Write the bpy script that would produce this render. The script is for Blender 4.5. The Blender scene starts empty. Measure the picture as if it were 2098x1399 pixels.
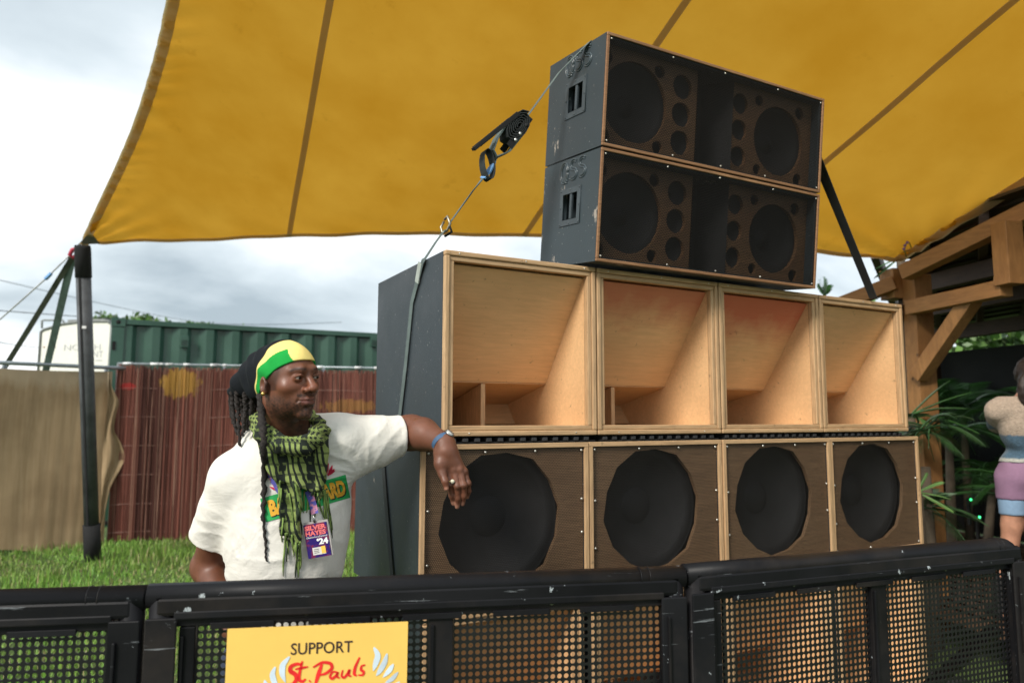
import bpy, math, random
import numpy as np
from mathutils import Vector, Matrix
from mathutils.bvhtree import BVHTree
random.seed(7); RS = np.random.RandomState(7)
scene = bpy.context.scene
COL = scene.collection
R_ = math.radians

# ---------------------------------------------------------------- camera
F_PX, PITCH, ROLL, YAW = 1481.1, .1035, .0025, .4979
CAM = np.array([-.9031, -2.1163, 1.52])
fw = np.array([math.sin(YAW)*math.cos(PITCH), math.cos(YAW)*math.cos(PITCH), math.sin(PITCH)])
r0 = np.array([math.cos(YAW), -math.sin(YAW), 0.]); u0 = np.cross(r0, fw)
RT = r0*math.cos(ROLL)+u0*math.sin(ROLL); UP = -r0*math.sin(ROLL)+u0*math.cos(ROLL)
cd = bpy.data.cameras.new('camera'); cam = bpy.data.objects.new('camera', cd); COL.objects.link(cam)
M = Matrix(((RT[0], UP[0], -fw[0], CAM[0]), (RT[1], UP[1], -fw[1], CAM[1]), (RT[2], UP[2], -fw[2], CAM[2]), (0, 0, 0, 1)))
cam.matrix_world = M
cd.sensor_width = 36; cd.lens = F_PX*36/2098; cd.clip_end = 600; cd.clip_start = .05
cd.dof.use_dof = True; cd.dof.focus_distance = 2.15; cd.dof.aperture_fstop = 3.2
scene.camera = cam

# ---------------------------------------------------------------- world, sun, exposure
SUN_EL, SUN_AZ = R_(36), R_(243)          # azimuth clockwise from +Y
scene.view_settings.view_transform = 'Standard'; scene.view_settings.look = 'None'
scene.view_settings.exposure = .82; scene.view_settings.gamma = 1
world = bpy.data.worlds.new('World'); scene.world = world; world.use_nodes = True
nt = world.node_tree; nt.nodes.clear(); L = nt.links.new
def N(t, **k):
    n = nt.nodes.new(t)
    for a, b in k.items(): setattr(n, a, b)
    return n
wo = N('ShaderNodeOutputWorld'); bg = N('ShaderNodeBackground'); bg.inputs['Strength'].default_value = .1
sky = N('ShaderNodeTexSky', sky_type='NISHITA'); sky.sun_disc = False; sky.sun_elevation = SUN_EL; sky.sun_rotation = SUN_AZ
tc = N('ShaderNodeTexCoord'); sep = N('ShaderNodeSeparateXYZ'); L(tc.outputs['Generated'], sep.inputs[0])
mz = N('ShaderNodeMath', operation='ABSOLUTE'); L(sep.outputs[2], mz.inputs[0])
ad = N('ShaderNodeMath', operation='ADD'); ad.inputs[1].default_value = .35; L(mz.outputs[0], ad.inputs[0])
dx = N('ShaderNodeMath', operation='DIVIDE'); L(sep.outputs[0], dx.inputs[0]); L(ad.outputs[0], dx.inputs[1])
dy = N('ShaderNodeMath', operation='DIVIDE'); L(sep.outputs[1], dy.inputs[0]); L(ad.outputs[0], dy.inputs[1])
cb = N('ShaderNodeCombineXYZ'); L(dx.outputs[0], cb.inputs[0]); L(dy.outputs[0], cb.inputs[1])
mp = N('ShaderNodeMapping'); mp.inputs['Location'].default_value = (2.2, 1.9, 0); mp.inputs['Scale'].default_value = (.8, 1.15, 1); L(cb.outputs[0], mp.inputs[0])
nz = N('ShaderNodeTexNoise'); nz.inputs['Scale'].default_value = 1.3; nz.inputs['Detail'].default_value = 7; nz.inputs['Roughness'].default_value = .5; nz.inputs['Distortion'].default_value = .35; L(mp.outputs[0], nz.inputs[0])
rp = N('ShaderNodeValToRGB'); L(nz.outputs[0], rp.inputs[0])
el = rp.color_ramp.elements; el[0].position = .36; el[0].color = (2.7, 3.2, 3.55, 1); el[1].position = .66; el[1].color = (8.8, 8.9, 8.95, 1)
e = el.new(.48); e.color = (4.6, 5.15, 5.45, 1)
mix = N('ShaderNodeMix', data_type='RGBA'); mix.inputs[0].default_value = .93; L(sky.outputs[0], mix.inputs[6]); L(rp.outputs[0], mix.inputs[7])
L(mix.outputs[2], bg.inputs[0]); L(bg.outputs[0], wo.inputs[0])
sd = bpy.data.lights.new('sun', 'SUN'); sd.energy = 2.1; sd.angle = R_(16); sd.color = (1, .95, .87)
sun = bpy.data.objects.new('sun', sd); COL.objects.link(sun)
sdir = Vector((math.sin(SUN_AZ)*math.cos(SUN_EL), math.cos(SUN_AZ)*math.cos(SUN_EL), math.sin(SUN_EL)))
sun.rotation_euler = sdir.to_track_quat('Z', 'Y').to_euler(); sun.location = (-6, -6, 9)

# ---------------------------------------------------------------- geometry helpers
def ray(px, py): return fw+RT*((px-1049)/F_PX)-UP*((py-699.5)/F_PX)
def at(px, py, d): return CAM+ray(px, py)*d
def on_axis(px, py, ax, val):
    v = ray(px, py); return CAM+v*((val-CAM[ax])/v[ax])

def tag(o, label=None, cat=None, group=None, kind=None):
    if label: o['label'] = label
    if cat: o['category'] = cat
    if group: o['group'] = group
    if kind: o['kind'] = kind
    return o
def empty(name, loc=(0, 0, 0), rz=0, label=None, cat=None, group=None):
    o = bpy.data.objects.new(name, None); COL.objects.link(o); o.location = tuple(float(c) for c in loc); o.rotation_euler = (0, 0, rz)
    o.empty_display_size = .1
    return tag(o, label, cat, group)
def copy_tree(o, parent=None):
    c = o.copy(); COL.objects.link(c)
    c.parent = parent
    for ch in list(o.children): copy_tree(ch, c)
    return c
def rename(o, n): o.name = n

class MB:
    def __init__(s): s.v = []; s.f = []; s.sm = []
    def add(s, vs, fs, smooth=False):
        b = len(s.v); s.v += [tuple(map(float, p)) for p in vs]; s.f += [tuple(b+i for i in f) for f in fs]; s.sm += [smooth]*len(fs); return s
    def box(s, lo, hi):
        x0, y0, z0 = lo; x1, y1, z1 = hi
        return s.add([(x0, y0, z0), (x1, y0, z0), (x1, y1, z0), (x0, y1, z0), (x0, y0, z1), (x1, y0, z1), (x1, y1, z1), (x0, y1, z1)],
                     [(0, 3, 2, 1), (4, 5, 6, 7), (0, 1, 5, 4), (1, 2, 6, 5), (2, 3, 7, 6), (3, 0, 4, 7)])
    def obox(s, a, b, w, h, up=(0, 0, 1)):
        """bar from a to b, w wide (sideways), h high"""
        a = np.array(a, float); b = np.array(b, float); d = b-a; d /= np.linalg.norm(d)
        up = np.array(up, float); up = up if abs(d@up)/np.linalg.norm(up) < .98 else np.array([0, 1., .01]); x = np.cross(d, up); x /= np.linalg.norm(x); z = np.cross(x, d)
        vs = [p+x*i*w/2+z*j*h/2 for p in (a, b) for i, j in ((-1, -1), (1, -1), (1, 1), (-1, 1))]
        return s.add(vs, [(0, 1, 2, 3), (7, 6, 5, 4), (0, 4, 5, 1), (1, 5, 6, 2), (2, 6, 7, 3), (3, 7, 4, 0)])
    def tube(s, pts, r, n=8, cap=True, smooth=True, flat=1.0, up=None):
        pts = [np.array(p, float) for p in pts]; m = len(pts)
        rr = r if hasattr(r, '__len__') else [r]*m
        vs = []; prev = None
        for i, p in enumerate(pts):
            t = pts[min(i+1, m-1)]-pts[max(i-1, 0)]; t = t/(np.linalg.norm(t)+1e-12)
            if prev is None:
                a = np.array(up, float) if up is not None else (np.array([0, 0, 1.]) if abs(t[2]) < .9 else np.array([1., 0, 0]))
                x = np.cross(a, t); x /= np.linalg.norm(x)
            else:
                x = prev-t*(prev@t); x /= np.linalg.norm(x)
            prev = x; y = np.cross(t, x)
            for k in range(n):
                an = 2*math.pi*k/n; vs.append(p+(x*math.cos(an)+y*math.sin(an)*flat)*rr[i])
        fs = [(i*n+k, i*n+(k+1) % n, (i+1)*n+(k+1) % n, (i+1)*n+k) for i in range(m-1) for k in range(n)]
        if cap: fs += [tuple(range(n-1, -1, -1)), tuple((m-1)*n+k for k in range(n))]
        return s.add(vs, fs, smooth)
    def ribbon(s, pts, wdir, w, th=.0015):
        """flat strap through pts; wdir sideways vectors"""
        pts = [np.array(p, float) for p in pts]; m = len(pts); vs = []
        for i, p in enumerate(pts):
            t = pts[min(i+1, m-1)]-pts[max(i-1, 0)]; t /= np.linalg.norm(t)
            d = np.array(wdir[i] if hasattr(wdir[0], '__len__') else wdir, float); d = d-t*(d@t); d /= np.linalg.norm(d); n = np.cross(t, d)
            vs += [p+d*w/2+n*th/2, p-d*w/2+n*th/2, p-d*w/2-n*th/2, p+d*w/2-n*th/2]
        fs = [(i*4+k, i*4+(k+1) % 4, (i+1)*4+(k+1) % 4, (i+1)*4+k) for i in range(m-1) for k in range(4)]+[(3, 2, 1, 0), tuple((m-1)*4+k for k in range(4))]
        return s.add(vs, fs)
    def sheet(s, P, smooth=True):
        n, m = P.shape[:2]
        return s.add(P.reshape(-1, 3), [(i*m+j, (i+1)*m+j, (i+1)*m+j+1, i*m+j+1) for i in range(n-1) for j in range(m-1)], smooth)
    def lathe(s, prof, c=(0, 0, 0), ax='y', n=28, smooth=True):
        """prof: (radius, along)"""
        vs = []
        for (r, a) in prof:
            for k in range(n):
                t = 2*math.pi*k/n; p = {'y': (r*math.cos(t), a, r*math.sin(t)), 'z': (r*math.cos(t), r*math.sin(t), a), 'x': (a, r*math.cos(t), r*math.sin(t))}[ax]
                vs.append((p[0]+c[0], p[1]+c[1], p[2]+c[2]))
        fs = [(i*n+k, (i+1)*n+k, (i+1)*n+(k+1) % n, i*n+(k+1) % n) for i in range(len(prof)-1) for k in range(n)]
        return s.add(vs, fs, smooth)
    def mesh(s, name, mat=None):
        me = bpy.data.meshes.new(name); me.from_pydata(s.v, [], s.f)
        if any(s.sm): me.polygons.foreach_set('use_smooth', s.sm)
        if mat: me.materials.append(mat)
        me.update(); return me
    def split(s, name, mat, parent=None, bevel=0):
        o = None
        for i in range(0, len(s.v), 8):
            q = MB(); q.add(s.v[i:i+8], [(0, 3, 2, 1), (4, 5, 6, 7), (0, 1, 5, 4), (1, 2, 6, 5), (2, 3, 7, 6), (3, 0, 4, 7)]); o = q.build(name, mat, parent, bevel)
        return o
    def build(s, name, mat, parent=None, bevel=0, world=False):
        """world=True: verts are world coordinates; keep them there under a parent Empty"""
        o = bpy.data.objects.new(name, s.mesh(name, mat)); COL.objects.link(o)
        return fin(o, parent, bevel, world)
def pmat(p):
    m = p.matrix_basis.copy()
    if p.parent: m = pmat(p.parent) @ p.matrix_parent_inverse @ m
    return m
def fin(o, parent=None, bevel=0, world=False):
    if parent:
        o.parent = parent
        if world: o.matrix_parent_inverse = pmat(parent).inverted()
    if bevel:
        b = o.modifiers.new('bevel', 'BEVEL'); b.width = bevel; b.segments = 2; b.limit_method = 'ANGLE'; b.harden_normals = False
    return o
def np_obj(name, V, Fq, mat, parent=None, smooth=True, colors=None, world=True):
    me = bpy.data.meshes.new(name); V = np.asarray(V, np.float32); Fq = np.asarray(Fq, np.int32); k = Fq.shape[1]
    me.vertices.add(len(V)); me.vertices.foreach_set('co', V.ravel())
    me.loops.add(Fq.size); me.loops.foreach_set('vertex_index', Fq.ravel())
    me.polygons.add(len(Fq)); me.polygons.foreach_set('loop_start', np.arange(0, Fq.size, k, dtype=np.int32)); me.polygons.foreach_set('loop_total', np.full(len(Fq), k, np.int32))
    me.polygons.foreach_set('use_smooth', np.full(len(Fq), smooth)); me.update(calc_edges=True); me.validate()
    if colors is not None:
        ca = me.color_attributes.new('col', 'FLOAT_COLOR', 'POINT'); c = np.ones((len(V), 4), np.float32); c[:, :3] = colors; ca.data.foreach_set('color', c.ravel())
    me.materials.append(mat)
    o = bpy.data.objects.new(name, me); COL.objects.link(o); return fin(o, parent, 0, world)
def holed(name, w, h, holes, th, mat, parent, loc=(0, 0, 0), y=0):
    """flat board in XZ (front at y), with real holes: (cx,cz,r) or point lists"""
    cu = bpy.data.curves.new(name, 'CURVE'); cu.dimensions = '2D'; cu.fill_mode = 'BOTH'; cu.extrude = th/2
    def spl(pts):
        sp = cu.splines.new('POLY'); sp.points.add(len(pts)-1); sp.use_cyclic_u = True
        for p, q in zip(sp.points, pts): p.co = (q[0], q[1], 0, 1)
    x0, x1 = (0, w) if not hasattr(w, '__len__') else w; z0, z1 = (0, h) if not hasattr(h, '__len__') else h
    spl([(x0, z0), (x1, z0), (x1, z1), (x0, z1)])
    for q in holes:
        if len(q) == 3 and not hasattr(q[0], '__len__'):
            n = 32 if q[2] > .03 else 16
            q = [(q[0]+q[2]*math.cos(2*math.pi*k/n), q[1]+q[2]*math.sin(2*math.pi*k/n)) for k in range(n)]
        spl(q)
    t = bpy.data.objects.new('tmp', cu); COL.objects.link(t)
    me = bpy.data.meshes.new_from_object(t, depsgraph=None) if False else t.to_mesh().copy(); t.to_mesh_clear(); bpy.data.objects.remove(t)
    for v in me.vertices: v.co = (v.co.x, y+th/2-v.co.z, v.co.y)
    me.materials.clear(); me.materials.append(mat)
    o = bpy.data.objects.new(name, me); me.name = name; COL.objects.link(o); o.location = loc; o.parent = parent
    return o
def text_pts(s, bold=0.0, shear=0.0, spacing=1.0, res=3):
    """verts (x,z) and faces of a line of lettering, height about .7"""
    cu = bpy.data.curves.new('t', 'FONT'); cu.body = s; cu.offset = bold; cu.shear = shear; cu.space_character = spacing; cu.resolution_u = res; cu.fill_mode = 'FRONT'
    t = bpy.data.objects.new('tmp', cu); COL.objects.link(t)
    me = t.to_mesh(); V = np.array([(v.co.x, v.co.y) for v in me.vertices]); Fs = [tuple(p.vertices) for p in me.polygons]; t.to_mesh_clear(); bpy.data.objects.remove(t)
    V -= V.min(0); return V, Fs

# ---------------------------------------------------------------- materials
class NT:
    def __init__(s, name):
        s.m = bpy.data.materials.new(name); s.m.use_nodes = True; s.t = s.m.node_tree; s.t.nodes.clear()
        s.out = s.n('ShaderNodeOutputMaterial'); s.b = s.n('ShaderNodeBsdfPrincipled'); s.l(s.b.outputs[0], s.out.inputs[0]); s._co = None
    def n(s, t, ins=None, **k):
        x = s.t.nodes.new(t)
        for a, b in k.items(): setattr(x, a, b)
        for a, b in (ins or {}).items():
            if isinstance(b, bpy.types.NodeSocket): s.l(b, x.inputs[a])
            else: x.inputs[a].default_value = b
        return x
    def l(s, a, b): s.t.links.new(a, b)
    def co(s, scale=(1, 1, 1), rnd=True, rot=(0, 0, 0)):
        tc = s.n('ShaderNodeTexCoord'); v = tc.outputs['Object']
        if rnd:
            oi = s.n('ShaderNodeObjectInfo'); mu = s.n('ShaderNodeMath', {0: oi.outputs['Random'], 1: 37.0}, operation='MULTIPLY')
            v = s.n('ShaderNodeVectorMath', {0: v, 1: mu.outputs[0]}, operation='ADD').outputs[0]
        return s.n('ShaderNodeMapping', {0: v, 'Scale': scale, 'Rotation': rot}).outputs[0]
    def noise(s, scale, detail=4, rough=.55, co=None, dist=0):
        return s.n('ShaderNodeTexNoise', {'Vector': co if co else s.co(), 'Scale': scale, 'Detail': detail, 'Roughness': rough, 'Distortion': dist}).outputs[0]
    def ramp(s, f, stops):
        r = s.n('ShaderNodeValToRGB', {0: f}); e = r.color_ramp.elements
        while len(e) < len(stops): e.new(.5)
        for q, (p, c) in zip(e, stops):
            q.position = p; q.color = (c, c, c, 1) if not hasattr(c, '__len__') else tuple(c)+(1,)
        return r.outputs[0]
    def mix(s, f, a, b, bt='MIX'):
        m = s.n('ShaderNodeMix', data_type='RGBA', blend_type=bt)
        for i, x in ((0, f), (6, a), (7, b)):
            if isinstance(x, bpy.types.NodeSocket): s.l(x, m.inputs[i])
            else: m.inputs[i].default_value = x if i == 0 else tuple(x)+(1,)
        return m.outputs[2]
    def math(s, op, a, b=0.0, c=0.0):
        return s.n('ShaderNodeMath', {0: a, 1: b, 2: c}, operation=op).outputs[0]
    def bump(s, h, st=.3, dist=.002, nrm=None):
        i = {'Height': h, 'Strength': st, 'Distance': dist}
        if nrm: i['Normal'] = nrm
        o = s.n('ShaderNodeBump', i).outputs[0]; s.l(o, s.b.inputs['Normal']); return o
    def base(s, c):
        if isinstance(c, bpy.types.NodeSocket): s.l(c, s.b.inputs['Base Color'])
        else: s.b.inputs['Base Color'].default_value = tuple(c)+(1,)
    def set(s, **k):
        for a, b in k.items():
            i = s.b.inputs[a.replace('_', ' ')]
            if isinstance(b, bpy.types.NodeSocket): s.l(b, i)
            else: i.default_value = b
        return s
def dark(c, k): return tuple(x*k for x in c)
def plain(name, c, rough=.6, var=.25, scale=14, bump=.15, metal=0, bscale=90, bd=.001, **kw):
    t = NT(name); n = t.noise(scale, 5)
    t.base(t.mix(t.ramp(n, [(.3, 0.), (.7, 1.)]), dark(c, 1-var), dark(c, 1+var))); t.set(Roughness=rough, Metallic=metal, **kw)
    if bump: t.bump(t.noise(bscale, 3), bump, bd)
    return t.m
def wood(name, c, grain=(1.5, 14, 14), var=.3, rough=.6, stain=None, knots=0, rot=(0, 0, 0), dirt=.25):
    t = NT(name); co = t.co(grain, rot=rot)
    g = t.noise(6, 6, .6, co, .6); b = t.noise(3.2, 4, .5)
    col = t.mix(t.ramp(g, [(.3, 0.), (.72, 1.)]), dark(c, 1-var), dark(c, 1+var*.6))
    col = t.mix(t.math('MULTIPLY', t.ramp(b, [(.35, 1.), (.7, 0.)]), dirt), col, dark((c[0]*.75, c[1]*.6, c[2]*.5), .8))
    sp = t.noise(38, 3, .6); col = t.mix(t.ramp(sp, [(.27, .6), (.33, 0.)]), col, dark(c, .35))
    if stain:
        zc = t.n('ShaderNodeSeparateXYZ', {0: t.n('ShaderNodeTexCoord').outputs['Object']}).outputs[2]
        w = t.math('MULTIPLY', t.math('SUBTRACT', t.noise(9, 4, .6), .5), .16)
        zz = t.math('ADD', zc, w)
        f = t.n('ShaderNodeMapRange', {0: zz, 1: stain[1], 2: stain[2], 3: 0.0, 4: stain[3]}).outputs[0]
        col = t.mix(f, col, stain[0])
    if knots:
        v = t.n('ShaderNodeTexVoronoi', {'Vector': t.co((1.3, 3.5, 3.5), rot=rot), 'Scale': 1.7}).outputs['Distance']
        col = t.mix(t.ramp(v, [(.035, .85), (.1, 0.)]), col, dark(c, .25))
    t.base(col); t.set(Roughness=rough); t.bump(g, .12, .001); return t.m
def vcol(name, rough=.6, bump=.2, bscale=200, bd=.001, sheen=0, sss=0, spec=.5, mulvar=.1):
    t = NT(name); a = t.n('ShaderNodeVertexColor', layer_name='col').outputs[0]
    n = t.ramp(t.noise(60, 4), [(.3, 1-mulvar), (.7, 1.)])
    t.base(t.mix(1.0, a, n, 'MULTIPLY')); t.set(Roughness=rough)
    t.b.inputs['Specular IOR Level'].default_value = spec
    if sheen: t.b.inputs['Sheen Weight'].default_value = sheen
    if sss: t.b.inputs['Subsurface Weight'].default_value = sss; t.b.inputs['Subsurface Radius'].default_value = (.01, .004, .002); t.b.inputs['Subsurface Scale'].default_value = .6
    if name == 'skin': t.set(Roughness=t.ramp(t.noise(35, 5, .7), [(.35, .40), (.65, .62)]))
    if bump: t.bump(t.noise(bscale, 3), bump, bd)
    return t.m
def grille_mat(name, pitch, hole, c=(.018, .017, .016)):
    """perforated steel sheet: hex pattern of round holes in object X/Z"""
    t = NT(name); t.base(c); t.set(Roughness=.6); t.b.inputs['Specular IOR Level'].default_value = .2
    tc = t.n('ShaderNodeTexCoord').outputs['Object']; s = t.n('ShaderNodeSeparateXYZ', {0: tc})
    def lat(ox, oz):
        fx = t.math('SUBTRACT', t.math('FRACT', t.math('ADD', t.math('DIVIDE', s.outputs[0], pitch), 50+ox)), .5)
        fz = t.math('MULTIPLY', t.math('SUBTRACT', t.math('FRACT', t.math('ADD', t.math('DIVIDE', s.outputs[2], pitch*1.732), 50+oz)), .5), 1.732)
        return t.math('SQRT', t.math('ADD', t.math('MULTIPLY', fx, fx), t.math('MULTIPLY', fz, fz)))
    d = t.math('MINIMUM', lat(0, 0), lat(.5, .5)); f = t.math('LESS_THAN', d, hole)
    tr = t.n('ShaderNodeBsdfTransparent'); mx = t.n('ShaderNodeMixShader', {0: f, 1: t.b.outputs[0], 2: tr.outputs[0]}); t.l(mx.outputs[0], t.out.inputs[0])
    return t.m
PLY = (.76, .475, .24)
m_ply = wood('birch_plywood', PLY, var=.13, dirt=.35)
m_ply_stain = wood('stained_plywood', PLY, var=.13, stain=((.50, .115, .06), .40, .52, .75), dirt=.35)
m_edge = wood('plywood_edge', (.56, .36, .19), grain=(2, 30, 30), var=.35)
m_edge_v = wood('plywood_edge_upright', (.56, .36, .19), grain=(30, 30, 2), var=.35)
m_worn_edge = wood('worn_plywood_edge', (.36, .19, .09), grain=(2, 30, 30), var=.5, dirt=.6)
m_inner = wood('inner_plywood', dark(PLY, .88), var=.15, dirt=.4)
def painted(name, c, chips=.0, scale=26):
    t = NT(name); n = t.noise(5, 5); col = t.mix(t.ramp(n, [(.3, 0.), (.7, 1.)]), dark(c, .8), dark(c, 1.2))
    s2 = t.noise(scale, 5, .7, t.co((1, 1, .45))); col = t.mix(t.ramp(s2, [(.69-chips, 0.), (.73-chips, .8)]), col, (.42, .36, .30))
    fleck = t.noise(120, 2, .5); col = t.mix(t.ramp(fleck, [(.72, 0.), (.76, .7)]), col, (.4, .4, .38))
    t.base(col); t.set(Roughness=t.ramp(n, [(.3, .42), (.7, .6)])); t.bump(t.noise(170, 2), .5, .0012); return t.m
m_cab = painted('textured_black_paint', (.025, .034, .041))
m_cab_worn = painted('worn_textured_paint', (.030, .041, .047), .05, 14)
m_black = plain('matt_black', (.006, .006, .006), .8)
m_cone = plain('paper_cone', (.016, .016, .017), .55, bump=.1)
m_cone = plain('paper_cone', (.010, .010, .011), .7, bump=.1)
m_brown = wood('brown_baffle', (.23, .14, .075), dirt=.5)
m_brown_top = wood('dark_brown_baffle', (.20, .105, .045), dirt=.5)
m_grille = grille_mat('perforated_grille', .0064, .43, (.020, .017, .014))
m_grille_b = grille_mat('perforated_grille_black', .0072, .34, (.007, .006, .005))
m_steel = plain('steel', (.5, .5, .48), .35, metal=1, bump=.1)
m_screw = plain('screw_steel', (.6, .58, .52), .3, metal=.8, bump=0)
# ================================================================ ground
def ground():
    t = NT('lawn_soil'); n = t.noise(1.1, 6); n2 = t.noise(30, 5)
    c = t.mix(t.ramp(n, [(.35, 0.), (.65, 1.)]), (.05, .10, .018), (.085, .14, .03)); c = t.mix(t.ramp(n2, [(.4, 0.), (.7, .5)]), c, (.10, .085, .045))
    t.base(c); t.set(Roughness=.95); t.bump(n2, .8, .03)
    mb = MB().box((-150, -60, -.5), (150, 300, 0)); o = mb.build('ground', t.m); tag(o, kind='structure')
    # grass blades
    n = 52000; P = np.empty((0, 2))
    zones = [((-3.0, 3.2), (4.4, 8.1), .62), ((-2.6, .2), (-.2, 4.4), .30), ((.2, 1.6), (1.2, 4.4), .08)]
    V = []; 
    for (xa, xb), (ya, yb), fr in zones:
        k = int(n*fr); P = np.vstack([P, np.c_[RS.uniform(xa, xb, k), RS.uniform(ya, yb, k)]])
    k = len(P); a = RS.uniform(0, 2*np.pi, k); h = RS.gamma(4, .013, k)*(1+.45*np.sin(P[:, 0]*3.1)*np.cos(P[:, 1]*2.3)); w = RS.uniform(.003, .007, k)
    le = RS.uniform(.01, .05, k); b = RS.uniform(0, 2*np.pi, k)
    dx, dy = np.cos(a)*w, np.sin(a)*w; lx, ly = np.cos(b)*le, np.sin(b)*le
    z = np.zeros(k)
    v = np.stack([np.c_[P[:, 0]-dx, P[:, 1]-dy, z-.01], np.c_[P[:, 0]+dx, P[:, 1]+dy, z-.01], np.c_[P[:, 0]+dx*.6+lx*.4, P[:, 1]+dy*.6+ly*.4, h*.6], np.c_[P[:, 0]-dx*.6+lx*.4, P[:, 1]-dy*.6+ly*.4, h*.6], np.c_[P[:, 0]+lx, P[:, 1]+ly, h]], 1).reshape(-1, 3)
    i = np.arange(k)*5
    tri = np.concatenate([np.c_[i, i+1, i+2], np.c_[i, i+2, i+3], np.c_[i+3, i+2, i+4]])
    g = RS.uniform(0, 1, k)[:, None]; c = (np.array([.09, .26, .025])*(1-g)+np.array([.25, .43, .07])*g); pt_ = np.clip(.5+.5*np.sin(P[:, 0]*2.7+1.5*np.sin(P[:, 1]*1.9))*np.cos(P[:, 1]*2.2+np.sin(P[:, 0]*3.3)), 0, 1)[:, None]; c = c*(.7+.35*pt_)+np.array([.05, .02, .01])*(1-pt_); dry = RS.rand(k) < .05+.12*(1-pt_[:, 0]); c[dry] = (.34, .29, .14)
    m = vcol('grass_blade', .55, 0, mulvar=.05)
    o = np_obj('grass', v, tri, m, smooth=False, colors=np.repeat(c, 5, 0)); tag(o, 'short green grass growing in front of and below the fences', 'grass', kind='stuff')
ground()

# ================================================================ speaker stack
W, H, D = .594, .6, .69
Z_MID = 1.457; Z_LOW_TOP = 1.432; LW, LH, LD = .6294, .51, .69; X_LOW = -.073
def ring(mb, w, h, t, y0, y1, ins=0):
    a = ins
    mb.box((a, y0, h-a-t), (w-a, y1, h-a)); mb.box((a, y0, a), (w-a, y1, a+t)); mb.box((a, y0, a+t), (a+t, y1, h-a-t)); mb.box((w-a-t, y0, a+t), (w-a, y1, h-a-t))
def uprights(mb, w, h, t, y0, y1, a=0): mb.box((a, y0, a+t), (a+t, y1, h-a-t)); mb.box((w-a-t, y0, a+t), (w-a, y1, h-a-t))
def rails(mb, w, h, t, y0, y1, a=0): mb.box((a, y0, h-a-t), (w-a, y1, h-a)); mb.box((a, y0, a), (w-a, y1, a+t))
def make_scoop():
    r = empty('horn_cabinet'); g = .0025; w = W-2*g
    def P(name, mb, m, bevel=0, split=0):
        for k in range(len(mb.v)): mb.v[k] = (mb.v[k][0]+g, mb.v[k][1], mb.v[k][2])
        return mb.split(name, m, r, bevel) if split else mb.build(name, m, r, bevel)
    t = .018
    mb = MB(); mb.box((0, .022, 0), (t, D, H)); P('side_panel', mb, m_cab, .003)
    mb = MB(); mb.box((w-t, .022, 0), (w, D, H)); P('side_panel', mb, m_cab, .003)
    mb = MB(); mb.box((t, .022, H-t), (w-t, D, H)); P('top_panel', mb, m_cab)
    mb = MB(); mb.box((t, .022, 0), (w-t, D, t)); P('bottom_panel', mb, m_cab)
    mb = MB(); mb.box((t, D-t, t), (w-t, D-.001, H-t)); P('back_panel', mb, m_cab)
    mb = MB(); rails(mb, w, H, .017, 0, .0215); P('front_frame', mb, m_edge, .004, split=1)
    mb = MB(); uprights(mb, w, H, .017, 0, .0215); P('front_frame', mb, m_edge_v, .004, split=1)
    mb = MB(); rails(mb, w, H, .0165, .006, .03, .0175); P('inner_frame', mb, m_edge, .003, split=1)
    mb = MB(); uprights(mb, w, H, .0165, .006, .03, .0175); P('inner_frame', mb, m_edge_v, .003, split=1)
    a, b = .0185, w-.0185
    # inner liners
    mb = MB(); mb.box((a, .031, .0185), (a+.008, D-.02, H-.0185)); P('liner', mb, m_ply)
    mb = MB(); mb.box((b-.014, .031, .0185), (b, D-.02, H-.0185)); P('liner', mb, m_ply)
    mb = MB(); mb.box((a+.0085, .031, .0185), (b-.0145, D-.02, .0265)); P('liner', mb, m_ply)
    # angled baffle, throat ceiling, divider, curved back
    x0, x1 = a+.0085, b-.0145
    def plate(ya, za, yb, zb, th, x0=x0, x1=x1):
        d = np.array([yb-ya, zb-za]); d /= np.linalg.norm(d); n = np.array([-d[1], d[0]])*th
        if n[1] < 0: n = -n
        q = [(ya, za), (yb, zb), (yb+n[0], zb+n[1]), (ya+n[0], za+n[1])]
        return MB().add([(x, y, z) for x in (x0, x1) for y, z in q], [(0, 1, 2, 3), (7, 6, 5, 4), (0, 4, 5, 1), (1, 5, 6, 2), (2, 6, 7, 3), (3, 7, 4, 0)])
    P('baffle', plate(.034, .560, .294, .193, .015), m_ply)
    P('throat_ceiling', plate(.298, .188, .62, .112, .012), m_inner)
    mb = MB(); mb.add([(x, y, z) for x in (.276, .294) for y, z in ((.298, .027), (.66, .027), (.66, .098), (.298, .184))], [(0, 1, 2, 3), (7, 6, 5, 4), (0, 4, 5, 1), (1, 5, 6, 2), (2, 6, 7, 3), (3, 7, 4, 0)]); P('divider', mb, m_edge_v, .001)
    P('throat_ramp', plate(.55, .03, .665, .17, .008, .31, x1), m_inner)
    for zz, xx in ((H-.009, .05), (H-.009, .3), (H-.009, .54), (.009, .09), (.009, .5)):
        mb = MB(); mb.lathe([(0.0001, -.0012), (.0028, -.0008), (.003, .001)], (xx, 0, zz), n=8); P('screw', mb, m_screw)
    return r
sc0 = make_scoop(); SC = []
for row, z in ((0, Z_MID), (1, .308)):
    for k in range(4):
        o = sc0 if not SC else copy_tree(sc0)
        o.location = (W*k if row == 0 else X_LOW+.012+LW*k+(LW-W)/2*.0+k*0, 0, z); SC.append((row, k, o))
desc = ['pale wooden horn cabinet without stain at the left end of the upper row', 'wooden horn cabinet with faint red stain, second from the left in the upper row',
        'wooden horn cabinet with the strongest red stain, third in the upper row', 'unstained wooden horn cabinet at the right end of the upper row']
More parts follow.
